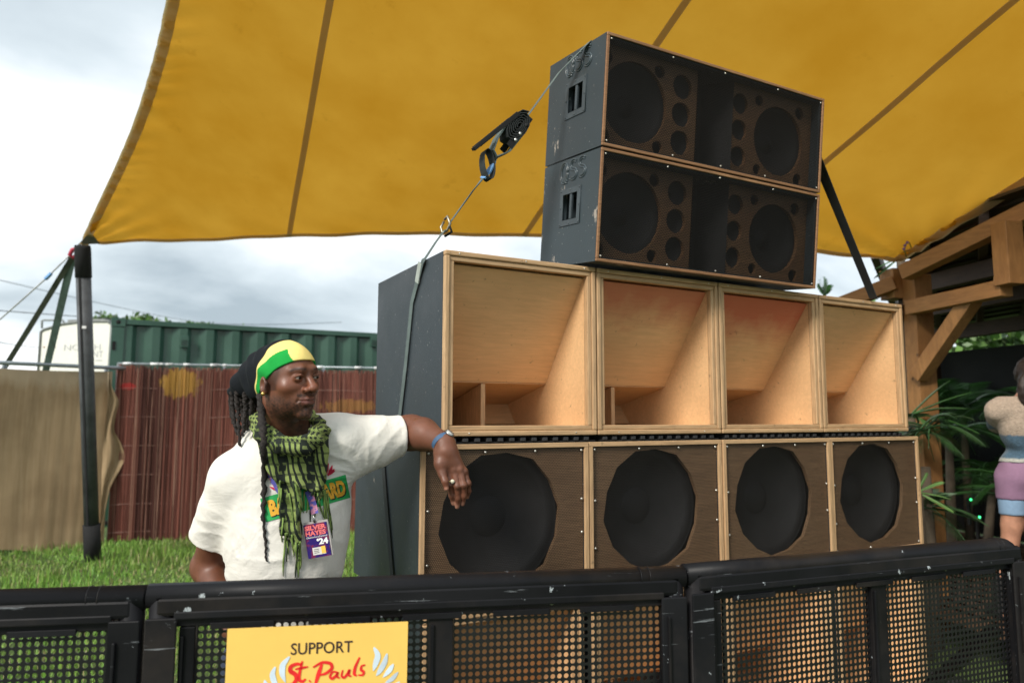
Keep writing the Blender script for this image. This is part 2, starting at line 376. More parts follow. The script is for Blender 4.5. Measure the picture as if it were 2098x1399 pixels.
desc2 = ['wooden horn cabinet low behind the barrier at the left end', 'wooden horn cabinet low behind the barrier, second from the left', 'wooden horn cabinet low behind the barrier, third from the left', 'wooden horn cabinet low behind the barrier at the right end']
rz = [.0, .002, -.001, .002]
for row, k, o in SC:
    tag(o, (desc if row == 0 else desc2)[k], 'speaker', 'open wooden horn cabinets in the upper row' if row == 0 else 'open wooden horn cabinets behind the barrier')
    o.rotation_euler[2] = rz[k]*.3
    if row == 0 and k in (1, 2):
        for ch in o.children:
            if ch.name.startswith('baffle'):
                ch.data = ch.data.copy(); ch.data.materials.clear()
                mm = m_ply_stain if k == 1 else wood('stained_plywood_strong', PLY, var=.13, stain=((.52, .10, .05), .36, .50, .85), dirt=.35)
                ch.data.materials.append(mm)

def make_low():
    r = empty('bass_cabinet'); g = .002; w = LW-2*g; t = .018; h = LH
    def P(name, mb, m, bevel=0, par=r, split=0):
        for k in range(len(mb.v)): mb.v[k] = (mb.v[k][0]+g, mb.v[k][1], mb.v[k][2])
        return mb.split(name, m, par, bevel) if split else mb.build(name, m, par, bevel)
    mb = MB(); mb.box((0, .012, 0), (t, LD, h)); P('side_panel', mb, m_cab, .003)
    mb = MB(); mb.box((w-t, .012, 0), (w, LD, h)); P('side_panel', mb, m_cab, .003)
    mb = MB(); mb.box((t, .012, h-t), (w-t, LD, h)); P('top_panel', mb, m_cab)
    mb = MB(); mb.box((t, .012, 0), (w-t, LD, t)); P('bottom_panel', mb, m_cab)
    mb = MB(); mb.box((t, LD-t, t), (w-t, LD-.001, h-t)); P('back_panel', mb, m_cab)
    mb = MB(); rails(mb, w, h, .0165, 0, .0115); P('front_frame', mb, m_edge, .002, split=1)
    mb = MB(); uprights(mb, w, h, .0165, 0, .0115); P('front_frame', mb, m_edge_v, .002, split=1)
    rr = [1, .985, 1.01, .97, 1, 1.0, .975, 1.01, .99, .965, 1.0, .98, 1.015, .98]
    hole = [(.29+.224*rr[k]*math.cos(2*math.pi*(k+.3)/14), h/2+.008+.224*rr[k]*math.sin(2*math.pi*(k+.3)/14)) for k in range(14)]
    o = holed('baffle', (.0185, w-.0185), (.0185, h-.0185), [hole], .015, m_brown, r, (g, 0, 0), y=.013)
    mb = MB(); mb.lathe([(.232, .052), (.222, .056), (.205, .050), (.19, .060), (.07, .118), (.066, .116), (.045, .110), (.001, .107)], (.29, 0, h/2+.008), n=40); P('cone', mb, m_cone)
    mb = MB(); mb.box((.0185, .13, .0185), (w-.0185, .14, h-.0185)); P('inner_panel', mb, m_black)
    mb = MB(); mb.add([(.0172, .0075, .0172), (w-.0172, .0075, .0172), (w-.0172, .0075, h-.0172), (.0172, .0075, h-.0172)], [(0, 1, 2, 3)]); P('grille', mb, m_grille)
    e = .027
    for (x, z) in [(e, h-e), (w*.36, h-e), (w*.66, h-e), (w-e, h-e), (e, h*.6), (e, h*.28), (w-e, h*.62), (w-e, h*.4), (e, e), (w-e, e), (w*.4, e)]:
        mb = MB(); mb.lathe([(.0001, .0035), (.004, .0042), (.0048, .0072)], (x, 0, z), n=8); P('screw', mb, m_screw)
    return r
lo0 = make_low()
dl = ['grilled bass cabinet at the left end with a hand hanging before it', 'grilled bass cabinet second from the left under the horn cabinets', 'grilled bass cabinet third from the left under the horn cabinets', 'darkest grilled bass cabinet at the right end under the horn cabinets']
for k in range(4):
    o = lo0 if k == 0 else copy_tree(lo0); o.location = (X_LOW+LW*k, [0, .002, -.003, .001][k], Z_LOW_TOP-LH)
    tag(o, dl[k], 'speaker', 'grilled bass cabinets under the horn cabinets')
# ribbed rubber mats between the rows
for k in range(4):
    m = empty('rubber_mat', (.02+.59*k, .012, Z_LOW_TOP+.0005), 0, ['ribbed black rubber mat between the speaker rows, beside the wrist', 'ribbed black rubber mat between the speaker rows, second from the left', 'ribbed black rubber mat between the speaker rows, third from the left', 'ribbed black rubber mat between the speaker rows at the right end'][k], 'mat', 'rubber mats between the speaker rows')
    MB().box((0, 0, 0), (.57, .62, .006)).build('sheet', m_black, m)
    MB().box((0, .03, .0185), (.57, .62, .0235)).build('sheet', m_black, m)
    st = None
    for i in range(13):
        if st is None: st = MB().box((0, -.006, .0062), (.02, .58, .0183)).build('rib', plain('rubber', (.03, .03, .032), .6), m, .002); st.location = (.01, 0, 0)
        else: c = st.copy(); COL.objects.link(c); c.location = (.01+.0425*i, 0, 0)
# stage deck under the stack
dk = empty('stage_deck', (-.15, -.05, 0), 0, 'low black stage deck carrying the whole speaker stack', 'stage')
mb = MB().box((0, 0, .27), (2.8, .95, .306)); mb.build('deck_board', m_black, dk, .003)
for (x, y) in ((.05, .05), (1.4, .05), (2.7, .05), (.05, .85), (1.4, .85), (2.7, .85)): MB().box((x, y, 0), (x+.06, y+.06, .268)).build('leg', m_steel, dk)
# lower wood props seen through the barrier
# ---- two long top cabinets
TW, TH, TD = 1.126, .399, .385
def stroke_tube(mb, pts, r, n=5): mb.tube(pts, r, n)
def letters_qss(mb, x=-.0006):
    # outlined hand-cut letters in the side plane (y from back edge to front, z up); y decreases towards the front, so text runs from +y to -y
    def S(y0):
        c = []
        for k in range(26):
            s = k/25
            if s < .5: a = R_(35)+s*2*R_(215); c.append((math.cos(a)*.019, .0235+math.sin(a)*.0185*1.0))
            else: a = R_(90)-(s-.5)*2*R_(225); c.append((math.cos(a)*.022, -.0175+math.sin(a)*.0215))
        return [(x, y0-p[0], .352+p[1]*.85) for p in c]
    def Q(y0): return [(x, y0-math.cos(a)*.024, .350+math.sin(a)*.036) for a in [2*math.pi*k/22 for k in range(23)]]
    for pth in (Q(.238), [(x, .238, .333), (x, .225, .318), (x, .214, .312)], S(.176), S(.118)):
        dd = .0042
        for s in (-1, 1):
            q = []
            for i, p in enumerate(pth):
                a = pth[max(i-1, 0)]; b = pth[min(i+1, len(pth)-1)]; t = np.array([b[1]-a[1], b[2]-a[2]]); t = t/(np.linalg.norm(t)+1e-9)
                q.append((x, p[1]-t[1]*dd*s, p[2]+t[0]*dd*s))
            mb.tube(q, .0030, 6)
    mb.lathe([(.0001, -.0015), (.004, -.0012), (.0045, .0005)], (0, .205, .322), 'x', 8)
def make_top(mcab):
    r = empty('long_speaker'); t = .018; w, h = TW, TH
    holes_side = [(.205-.052, .178), (.205+.052, .178), (.205+.052, .262), (.205-.052, .262)]
    # side panel with the handle opening: board in XZ turned into YZ
    tmp = holed('side_panel', (.008, TD), (0, h), [[(.135, .165), (.238, .165), (.238, .27), (.135, .27)]], t, mcab, r)
    for v in tmp.data.vertices: c = v.co.copy(); v.co = (c.y, c.x, c.z)
    tmp.data.flip_normals()
    def P(name, mb, m, bevel=0, par=r, split=0): return mb.split(name, m, par, bevel) if split else mb.build(name, m, par, bevel)
    P('side_panel', MB().box((w-t, .008, 0), (w, TD, h)), mcab, .003)
    P('top_panel', MB().box((t, .008, h-t), (w-t, TD, h)), mcab); P('bottom_panel', MB().box((t, .008, 0), (w-t, TD, t)), mcab); P('back_panel', MB().box((t, TD-t, t), (w-t, TD-.001, h-t)), mcab)
    mb = MB(); ring(mb, w, h, .011, 0, .0078); P('front_edge', mb, m_worn_edge, .002, split=1)
    # handle plate
    hp = holed('handle_plate', (.118, .255), (.148, .287), [[(.139, .169), (.234, .169), (.234, .266), (.139, .266)]], .003, m_cabh, r)
    for v in hp.data.vertices: c = v.co.copy(); v.co = (c.y-.0035, c.x, c.z)
    hp.data.flip_normals()
    P('handle_bar', MB().box((-.002, .178, .170), (.010, .192, .265)), m_cabh, .003, hp)
    rec = MB(); rec.box((t+.001, .12, .15), (.09, .255, .162)); rec.box((t+.001, .12, .272), (.09, .255, .284)); rec.box((.088, .12, .1625), (.095, .255, .2715)); rec.box((t+.001, .12, .1625), (.087, .128, .2715)); rec.box((t+.001, .245, .1625), (.087, .253, .2715))
    P('handle_cup', rec, m_cabh, 0, hp)
    for (y, z) in ((.125, .155), (.186, .155), (.248, .155), (.125, .28), (.186, .28), (.248, .28), (.125, .217), (.248, .217)):
        P('bolt', MB().lathe([(.0001, -.0062), (.0028, -.0055), (.0036, -.0036)], (0, y, z), 'x', 8), m_cabh, 0, hp)
    mb = MB(); letters_qss(mb); P('engraved_letters', mb, plain('raised_letter_paint', (.055, .072, .082), .22, bump=0))
    # baffles
    def baf(x0, x1, big, mids, smalls):
        o = holed('baffle', (x0, x1), (.012, h-.012), [big]+mids+smalls, .015, m_brown_top, r, y=.05)
        (bx, bz, br) = big
        P('cone', MB().lathe([(br+.004, .067), (br-.012, .069), (br-.02, .075), (br*.3, .12), (br*.26, .115), (.001, .10)], (bx, 0, bz), n=32), m_cone, 0, o)
        for (mx, mz, mr) in mids: P('cone', MB().lathe([(mr+.004, .067), (mr*.85, .07), (mr*.25, .09), (.001, .08)], (mx, 0, mz), n=18), m_cone, 0, o)
    S = .022
    baf(.012, .465, (.170, .197, .148), [(.391, .303, .046), (.391, .197, .046), (.391, .09, .046)], [(.035, .333, .027), (.278, .335, .024), (.283, .052, .024), (.036, .052, .027)])
    baf(.652, w-.012, (.918, .192, .142), [(.694, .303, .041), (.694, .197, .041), (.694, .09, .041)], [(.797, .336, .022), (.802, .056, .022), (1.034, .332, .026), (1.04, .05, .026)])
    # centre horn flare (dark)
    mb = MB()
    for (xa, ya, xb, yb) in ((.467, .045, .54, .15), (.58, .15, .65, .045)):
        mb.add([(xa, ya, .012), (xb, yb, .012), (xb, yb, h-.012), (xa, ya, h-.012)], [(0, 1, 2, 3)])
    P('horn_flare', mb, m_horn)
    P('inner_panel', MB().box((.012, .151, .012), (w-.012, .16, h-.012)), m_black)
    P('grille', MB().add([(.0112, .004, .0112), (w-.0112, .004, .0112), (w-.0112, .004, h-.0112), (.0112, .004, h-.0112)], [(0, 1, 2, 3)]), m_grille_b)
    for (x, z) in [(.02, h-.02), (.3, h-.02), (.56, h-.02), (.85, h-.02), (w-.02, h-.02), (.02, .02), (.32, .02), (.56, .02), (.8, .02), (w-.02, .02)]:
        P('screw', MB().lathe([(.0001, .0005), (.003, .001), (.0036, .0038)], (x, 0, z), n=8), m_screw)
    return r
m_cabh = plain('handle_plastic', (.045, .058, .066), .45, bscale=200)
m_horn = plain('horn_black', (.007, .007, .008), .7)
tilt = .1054
tb = np.array([.536, -.081, Z_MID+H+.003]); upv = np.array([0, -math.sin(tilt), math.cos(tilt)])
m_cab2 = painted('scuffed_blue_black_paint', (.033, .046, .053), .075, 11)
for k in range(2):
    o = make_top(m_cab2 if k == 0 else m_cab_worn)
    p = tb+upv*(TH+.0065)*k; o.location = tuple(p); o.rotation_euler = (tilt, 0, 0)
    tag(o, ['long black speaker with scuffed paint, lower of the two on top of the stack', 'long black speaker at the very top of the stack under the canopy'][k], 'speaker', 'long speakers on top of the stack')
wd = empty('wooden_wedge', (.55, .2, Z_MID+H+.001), 0, 'wooden batten wedged behind under the tilted long speakers', 'batten')
MB().box((0, 0, 0), (1.08, .045, .024)).build('batten', m_edge, wd, .002)
# ================================================================ straps
m_web = plain('grey_webbing', (.10, .13, .125), .8, bscale=320, bump=.5)
m_web_dk = plain('dark_webbing', (.02, .024, .024), .8, bscale=320, bump=.4)
m_blue = plain('blue_tape', (.16, .34, .62), .6, bump=0)
A = np.array([.534, .036, 2.884]); B = np.array([-.002, .176, Z_MID+H+.004])
sx = empty('ratchet_strap', A, 0, 'grey ratchet strap running from the top speaker down the left side of the stack', 'strap')
yv = np.array([0, 1, 0.])
dA = (B-A)/np.linalg.norm(B-A)
def lerp(a, b, t): return a+(b-a)*t
# over the top of the long speaker, then down to the ratchet
top_r = tb+upv*(TH*2+.009); bk = np.array([0, math.cos(tilt), math.sin(tilt)])
pt = lambda x, y: top_r+np.array([x, 0, 0])+bk*y
MB().ribbon([pt(TW+.003, .13), pt(.8, .125), pt(.3, .12), pt(.0, .117), pt(-.003, .117)-upv*.004, lerp(A, B, .12), lerp(A, B, .40)], yv, .026).build('webbing', m_web, sx, world=True)
seg = lambda t, off=0, o2=0: lerp(A, B, t)+perp*off+yv*o2
perp = np.cross(dA, yv); perp /= np.linalg.norm(perp)
if perp[2] < 0: perp = -perp
MB().ribbon([seg(.545), seg(.6, -.003), seg(.7, 0), seg(.845)], [yv, yv+.4*perp, yv-.4*perp, yv], .022).build('webbing', m_web, sx, world=True)
MB().ribbon([seg(.875), seg(.93), B+np.array([.006, 0, .003]), B+np.array([-.004, .002, -.01]), (-.004, .21, 2.02), (-.003, .287, 1.922), (-.003, .34, 1.7), (-.004, .394, 1.50), (-.02, .40, 1.455)], yv, .03).build('webbing', m_web, sx, world=True)
MB().ribbon([(-.02, .40, 1.455), (-.06, .38, 1.436), (-.0765, .37, 1.425), (-.0765, .30, 1.2), (-.0765, .233, 1.0), (-.0765, .21, .5), (-.0765, .20, .05)], yv, .03).build('webbing', m_web_dk, sx, world=True)
MB().ribbon([(-.0045, .235, 1.985), (-.0046, .205, 2.05)], yv, .034, .004).build('stitched_end', plain('pale_webbing', (.3, .33, .3), .9), sx, world=True)
# blue tape, hook
MB().ribbon([seg(.56, -.001), seg(.60, -.004), seg(.635, -.002)], [yv, yv+.3*perp, yv+.3*perp], .030, .006).build('blue_tape', m_blue, sx, world=True)
m_brass = plain('worn_zinc', (.45, .40, .30), .4, metal=.9)
hk = [seg(.835, .018, .02), seg(.835, .022, -.012), seg(.85, 0, -.016), seg(.875, -.006, -.01), seg(.885, 0, .006), seg(.87, .014, .012), seg(.845, .016, .016)]
MB().tube(hk, .0045, 7).build('hook', m_brass, sx, world=True)
MB().tube([seg(.882, -.018, .02), seg(.872, -.02, -.02), seg(.86, -.002, -.02)], .0045, 7).build('hook_tip', m_black, sx, world=True)
# ratchet body with webbing coil and handle
cc = seg(.385, .010)
spiral = []
for k in range(60):
    a = k/60*2*math.pi*5.6; rr_ = .004+.030*k/60
    spiral.append(cc+dA*(math.cos(a)*rr_*2.0+.02)+perp*(math.sin(a)*rr_*1.15))
MB().ribbon(spiral, yv, .062, .0030).build('webbing_coil', m_web_dk, sx, world=True)
MB().ribbon([cc+dA*.03+perp*.036, cc+dA*.10+perp*.034, cc+dA*.15+perp*.022, cc+dA*.16-perp*.004, cc+dA*.11-perp*.03, cc+dA*.01-perp*.034], yv, .052, .004).build('webbing_wrap', m_web, sx, world=True)
lp = [cc+dA*(.10+.045*math.sin(a)*1.0)+perp*(.012+.030*(1-math.cos(a)))*.9+np.array([0, 0, -.035*math.sin(a/2)]) for a in [k*2*math.pi/16 for k in range(17)]]
lp = [seg(.56, .026)+perp*(.026*math.cos(a))+np.array([-.004, 0, -.030-.052*math.sin(a)]) for a in [math.pi/2+k*2*math.pi/18 for k in range(19)]]
MB().ribbon(lp, yv, .042, .002).build('webbing_loop', m_web_dk, sx, world=True)
for s in (-1, 1):
    b0 = cc+yv*.027*s
    mb = MB(); mb.obox(b0-dA*.035-perp*.016, b0+dA*.105-perp*.016, .003, .024, perp); mb.build('side_plate', m_black, sx, world=True)
    h0 = cc-dA*.01+perp*.028+yv*.033*s; h1 = cc+dA*.175+perp*.072+yv*.031*s*.75
    MB().obox(h0, h1, .003, .017, perp).build('handle_arm', m_black, sx, .001, world=True)
h1a = cc+dA*.175+perp*.072
MB().tube([h1a-yv*.025, h1a+yv*.025], .006, 8).build('handle_grip', m_black, sx, world=True)
MB().obox(cc+dA*.12+perp*.058-yv*.02, cc+dA*.20+perp*.079-yv*.02, .03, .010, perp).build('handle_tip', m_black, sx, world=True)
for q in (.02, -.02, .05): MB().lathe([(.0001, -.034), (.007, -.032), (.008, -.03), (.008, .03), (.007, .032), (.0001, .034)], tuple(cc+dA*(q+.02)-perp*.022), 'y', 10).build('spindle', m_steel if q > 0 else m_black, sx, world=True)
# second strap, right
P0 = tb+np.array([TW+.002, .12, 0])+upv*TH*1.9; v = ray(1790, 612); P1 = CAM+v*((Z_MID+H+.004-CAM[2])/v[2])
s2 = empty('black_strap', P1, 0, 'wide black strap slanting down from the right end of the long speakers', 'strap')
MB().ribbon([pt(TW*.6, .12)+upv*.003, pt(TW, .12)+upv*.003, P0, P0*.5+P1*.5, P1], [(0, 1, 0), (0, 1, 0), (.1, 1, .1), (.3, 1, .2), (.4, 1, .2)], .06, .003).build('webbing', m_web_dk, s2, world=True)

# ================================================================ barrier
def barrier_mat():
    t = NT('black_barrier_paint'); n = t.noise(3, 5); c = t.mix(t.ramp(n, [(.3, 0.), (.7, 1.)]), (.006, .006, .007), (.013, .013, .015))
    ch = t.noise(21, 6, .72, t.co((1, 1, .8))); c = t.mix(t.ramp(ch, [(.66, 0.), (.675, .9)]), c, (.42, .46, .48))
    sc = t.noise(9, 5, .7, t.co((.5, 4, 10))); c = t.mix(t.ramp(sc, [(.66, 0.), (.70, .55)]), c, (.3, .32, .34))
    du = t.noise(2.2, 6, .65); c = t.mix(t.ramp(du, [(.5, 0.), (.8, .35)]), c, (.09, .07, .055))
    t.base(c); t.b.inputs['Specular IOR Level'].default_value = .15; t.set(Roughness=t.ramp(n, [(.3, .34), (.7, .52)])); t.bump(t.noise(70, 4), .18, .001); return t.m
m_bar = barrier_mat()
m_bar_in = plain('inner_black_paint', (.008, .008, .009), .35)
BL = 1.10
def perf(cols, rows, p, r):
    n = 8; V = []; Fq = []
    oc = [(math.cos(R_(22.5+45*k))*r, math.sin(R_(22.5+45*k))*r) for k in range(n)]
    sq = [(p/2*a, p/2*b) for a, b in ((1, .414), (.414, 1), (-.414, 1), (-1, .414), (-1, -.414), (-.414, -1), (.414, -1), (1, -.414))]
    cs = {1: (p/2, p/2), 3: (-p/2, p/2), 5: (-p/2, -p/2), 7: (p/2, -p/2)}
    base = []
    for y in (0, .0022):
        base += [(x, y, z) for x, z in oc]+[(x, y, z) for x, z in sq]
    for k, c in cs.items(): base.append((c[0], 0, c[1]))
    base = np.array(base)
    f = []
    for k in range(8):
        j = (k+1) % 8; f.append((k, j, 8+j, 8+k)); f.append((16+k, 24+k, 24+j, 16+j)); f.append((k, 16+k, 16+j, j))
    f = np.array(f)
    # corner triangles become quads with a repeated vertex avoided: use square corners instead
    for i, (x, z) in enumerate(sq):
        X = (p/2 if x > 0 else -p/2) if abs(x) > p*.4 else x; Z = (p/2 if z > 0 else -p/2) if abs(z) > p*.4 else z
    corners = [(8, 1), ]
    cx = (np.arange(cols)+.5)*p; cz = (np.arange(rows)+.5)*p
    off = np.array([(a, 0, b) for b in cz for a in cx]); nb = len(base)
    V = (base[None]+off[:, None]).reshape(-1, 3)
    Fq = (f[None]+(np.arange(len(off))*nb)[:, None, None]).reshape(-1, 4)
    # corner fillers, front face
    tr = []
    for k, c in enumerate((1, 3, 5, 7)):
        a, b = {1: (8, 9), 3: (10, 11), 5: (12, 13), 7: (14, 15)}[c]; tr.append((a, 32+k, b))
    tr = np.array(tr); T = (tr[None]+(np.arange(len(off))*nb)[:, None, None]).reshape(-1, 3)
    return V, Fq, T
PV, PF, PT = perf(31, 62, .0145, .0054)
me_p = bpy.data.meshes.new('perforated_sheet'); me_p.from_pydata(PV.tolist(), [], PF.tolist()+PT.tolist()); me_p.materials.append(m_bar_in); me_p.update()
def make_barrier(cl=.006, cr=.006):
    r = empty('crowd_barrier')
    h = 1.2; rr = .0235
    def arc(cx, cz, a0, a1, R, n=5): return [(cx+R*math.cos(a0+(a1-a0)*k/n), 0, cz+R*math.sin(a0+(a1-a0)*k/n)) for k in range(n+1)]
    path = [(.027, 0, .06), (.027, 0, .6)]+arc(.027+cl, h-rr-cl, math.pi, math.pi/2, cl)+arc(BL-.027-cr, h-rr-cr, math.pi/2, 0, cr)+[(BL-.027, 0, .6), (BL-.027, 0, .06)]
    if cr < .02:
        path = [(.002, 0, h-rr), (.3, 0, h-rr), (BL-.002, 0, h-rr)]; MB().tube([(BL-.027, 0, .06), (BL-.027, 0, h-rr)], rr, 14, up=(0, 1, 0)).build('end_tube', m_bar, r)
    else: path = [(.002, 0, h-rr), (.3, 0, h-rr)]+path[-8:]
    MB().tube([(.027, 0, .06), (.027, 0, h-rr)], rr, 14, up=(0, 1, 0)).build('end_tube', m_bar, r)
    MB().tube(path, rr, 14, up=(0, 1, 0)).build('top_rail', m_bar, r)
    for x in (BL-.085, BL-.105): MB().tube([(x, 0, h-rr), (x+.002, 0, h-rr)], rr+.0012, 16).build('weld_band', m_bar, r)
    MB().box((.02, -.0245, 1.140), (BL-.02, -.004, 1.178)).build('top_rail_face', m_bar, r, .008)
    MB().box((.055, -.012, 1.118), (BL-.055, .012, 1.158)).build('upper_band', m_bar, r, .002)
    for i in range(5):
        x = .12+i*.185
        MB().box((x, -.017, 1.112), (x+.12, -.0125, 1.124)).build('tab', m_bar, r, .001)
    MB().box((.055, -.026, 1.134), (BL-.055, -.0135, 1.150)).build('ledge', m_bar, r, .003)
    for x0, x1 in ((.0625, .0925), (.5435, .5935), (1.045, BL-.0625+.008)):
        MB().box((x0, -.010, .14), (x1, .012, 1.1165)).build('upright', m_bar, r, .002)
        MB().box((x0+.004, -.016, .3), (x0+.010, -.0105, 1.10)).build('rib', m_bar, r, .001)
    for x0 in (.0935, .5945):
        o = bpy.data.objects.new('perforated_sheet', me_p); COL.objects.link(o); o.parent = r; o.location = (x0, 0, .218)
        if x0 > .5: o['kind'] = 'x'; del o['kind']
    MB().box((.0625, -.010, .12), (BL-.0625, .012, .215)).build('lower_band', m_bar, r, .002)
    for x in (.3, .8): MB().lathe([(.0001, -.014), (.006, -.0135), (.007, -.0122)], (x, 0, 1.138-.002), n=8).build('rivet', m_steel, r)
    for x0, x1 in ((.004, .0615), (BL-.0615, BL-.004)): MB().box((x0, -.0265, .1), (x1, -.0205, 1.1385)).build('end_plate', m_bar, r, .003)
    # latch plates at the ends
    MB().box((BL-.050, -.034, .9), (BL-.044, -.0270, 1.1)).build('latch', m_bar, r, .002)
    MB().add([(.031, .03, .02), (BL-.031, .03, .02), (BL-.031, .95, .02), (.031, .95, .02), (.031, .03, .026), (BL-.031, .03, .026), (BL-.031, .95, .026), (.031, .95, .026)], [(0, 3, 2, 1), (4, 5, 6, 7), (0, 1, 5, 4), (1, 2, 6, 5), (2, 3, 7, 6), (3, 0, 4, 7)]).build('foot_plate', m_bar, r)
    for x in (.06, BL-.06): MB().obox((x, .035, .95), (x, .93, .03), .03, .03).build('brace', m_bar, r)
    return r
J = [(-1.875, -.105), (-.831, -.488), (.223, -.847), (1.30, -.99), (2.35, -1.11)]
br0 = None
dsc = ['black perforated crowd barrier at the left edge with green lawn behind its holes', 'black perforated crowd barrier carrying the yellow poster', 'chipped black crowd barrier in front of the bass cabinets, ending at the rounded right corner']
for k in range(3):
    a = np.array(J[k]); b = np.array(J[k+1]); br = make_barrier() if k == 0 else (make_barrier(.006, .05) if k == 2 else copy_tree(br0)); br0 = br0 or br
    an = math.atan2(b[1]-a[1], b[0]-a[0]); L_ = np.hypot(*(b-a))
    br.location = (a[0], a[1], (-.010, -.008, -.004)[k]); br.rotation_euler = (0, 0, an); br.scale = (L_/BL, 1, 1)
    tag(br, dsc[k], 'barrier', 'crowd barriers in front of the speakers')

# ================================================================ poster on the barrier
bx = (np.array(J[2])-np.array(J[1])); bx = np.array([bx[0], bx[1], 0])/np.linalg.norm(bx); bn = np.array([bx[1], -bx[0], 0]); bo = np.array([J[1][0], J[1][1], 0])+bn*.041
def onplane(px, py, o, n):
    v = ray(px, py); return CAM+v*(((o-CAM)@n)/(v@n))
TL = onplane(466, 1288, bo, bn); TR = onplane(836, 1273, bo, bn)
ex = (TR-TL); pw = np.linalg.norm(ex); ex /= pw; ez = np.cross(bn, ex); ez /= np.linalg.norm(ez)
if ez[2] < 0: ez = -ez
ey = -bn
po = empty('poster', TL, 0, 'yellow poster with black and red lettering fixed to the middle crowd barrier', 'poster')
ph = pw*1.28
def pp(x, z, off=0): return TL+ex*x+ez*z-ey*off
mb = MB(); q = [pp(0, 0), pp(pw, 0), pp(pw, -ph), pp(0, -ph)]; mb.add([p-ey*0 for p in q]+[p+ey*.003 for p in q], [(0, 3, 2, 1), (4, 5, 6, 7), (0, 1, 5, 4), (1, 2, 6, 5), (2, 3, 7, 6), (3, 0, 4, 7)])
mb.build('board', plain('poster_yellow', (.88, .56, .13), .45, var=.03, bump=0), po, world=True)
m_pt = plain('poster_black_ink', (.03, .015, .02), .5, bump=0); m_pr = plain('poster_red_ink', (.78, .02, .02), .5, bump=0); m_pb = plain('poster_pale_blue_ink', (.58, .68, .78), .5, bump=0)
def put(s, x, z, w, hgt, m, name, bold=0, shear=0, rot=0):
    V, Fs = text_pts(s, bold, shear); V = V/np.array([V[:, 0].max(), V[:, 1].max()])*np.array([w, hgt])
    c, sn = math.cos(rot), math.sin(rot)
    MB().add([pp(x+a*c-b*sn, z+a*sn+b*c, .0012) for a, b in V], Fs).build(name, m, po, world=True)
S = pw/1845.  # zoomed poster pixels
put('SUPPORT', 640*S, -285*S, 630*S, 118*S, m_pt, 'lettering', .006)
def brush(strokes, m, name, sc=S, off=.0012):
    for pts, w in strokes:
        mb = MB()
        pts = np.array(pts, float); n = len(pts)
        # smooth
        t = np.linspace(0, n-1, n*6); xs = np.interp(t, range(n), pts[:, 0]); ys = np.interp(t, range(n), pts[:, 1])
        for _ in range(5):
            xs[1:-1] = (xs[:-2]+2*xs[1:-1]+xs[2:])/4; ys[1:-1] = (ys[:-2]+2*ys[1:-1]+ys[2:])/4
        v = []
        for i in range(len(t)):
            a = max(i-1, 0); b = min(i+1, len(t)-1); d = np.array([xs[b]-xs[a], ys[b]-ys[a]]); d /= np.linalg.norm(d)+1e-9; nn = np.array([-d[1], d[0]])
            ww = w*(.55+.45*math.sin(math.pi*min(1, max(0, i/(len(t)-1)))))/2 if not isinstance(w, tuple) else w[0]*math.sin(math.pi*(.06+.94*(i/(len(t)-1))))**w[1]/2
            for s in (1, -1): v.append(pp((xs[i]+nn[0]*ww*s)*sc, (ys[i]+nn[1]*ww*s)*sc, off+.00002*len(mb.f)/10))
        mb.add(v, [(2*i, 2*i+1, 2*i+3, 2*i+2) for i in range(len(t)-1)]); mb.build(name, m, po, world=True)
w = 38
sp = [([(760, -385), (700, -375), (640, -400), (640, -450), (700, -480), (710, -540), (660, -590), (590, -590)], 44),
      ([(760, -350), (735, -470), (730, -540), (770, -560), (800, -530)], 34), ([(690, -430), (820, -410)], 26),
      ([(838, -560), (848, -552)], 34),
      ([(960, -390), (930, -480), (900, -590)], 42), ([(870, -420), (960, -370), (1050, -385), (1070, -440), (1000, -490), (940, -500)], 34),
      ([(1120, -480), (1070, -470), (1040, -520), (1070, -550), (1120, -500), (1125, -470), (1115, -530), (1145, -540)], 28),
      ([(1175, -460), (1160, -520), (1190, -545), (1235, -490), (1245, -450), (1235, -520), (1265, -530)], 28),
      ([(1345, -340), (1300, -440), (1290, -510), (1320, -525)], 32),
      ([(1405, -420), (1365, -430), (1360, -470), (1395, -490), (1385, -525), (1335, -520)], 28)]
brush(sp, m_pr, 'script_lettering')
fe = lambda a: (a, .8)
brush([([(630, -300), (560, -380), (480+80, -470), (600, -560)], fe(62)), ([(490, -395), (440+20, -470), (490, -560), (540, -610)], fe(58)), ([(390, -520), (400, -570), (440, -620), (520, -650)], fe(52)), ([(330, -600), (360, -650), (440, -690)], fe(46)), ([(300, -690), (370, -730), (450, -740)], fe(42)),
       ([(1490, -245), (1540, -330), (1510, -420), (1490, -490)], fe(62)), ([(1630, -315), (1610, -400), (1560, -490), (1520, -540)], fe(58)), ([(1700, -425), (1660, -490), (1590, -560)], fe(52)), ([(1750, -510), (1690, -580), (1610, -620)], fe(46)), ([(1770, -610), (1700, -660), (1620, -680)], fe(42))], m_pb, 'wing_emblem')
put('CARNIVAL', 560*S, -790*S, 860*S, 180*S, m_pt, 'lettering', .02)
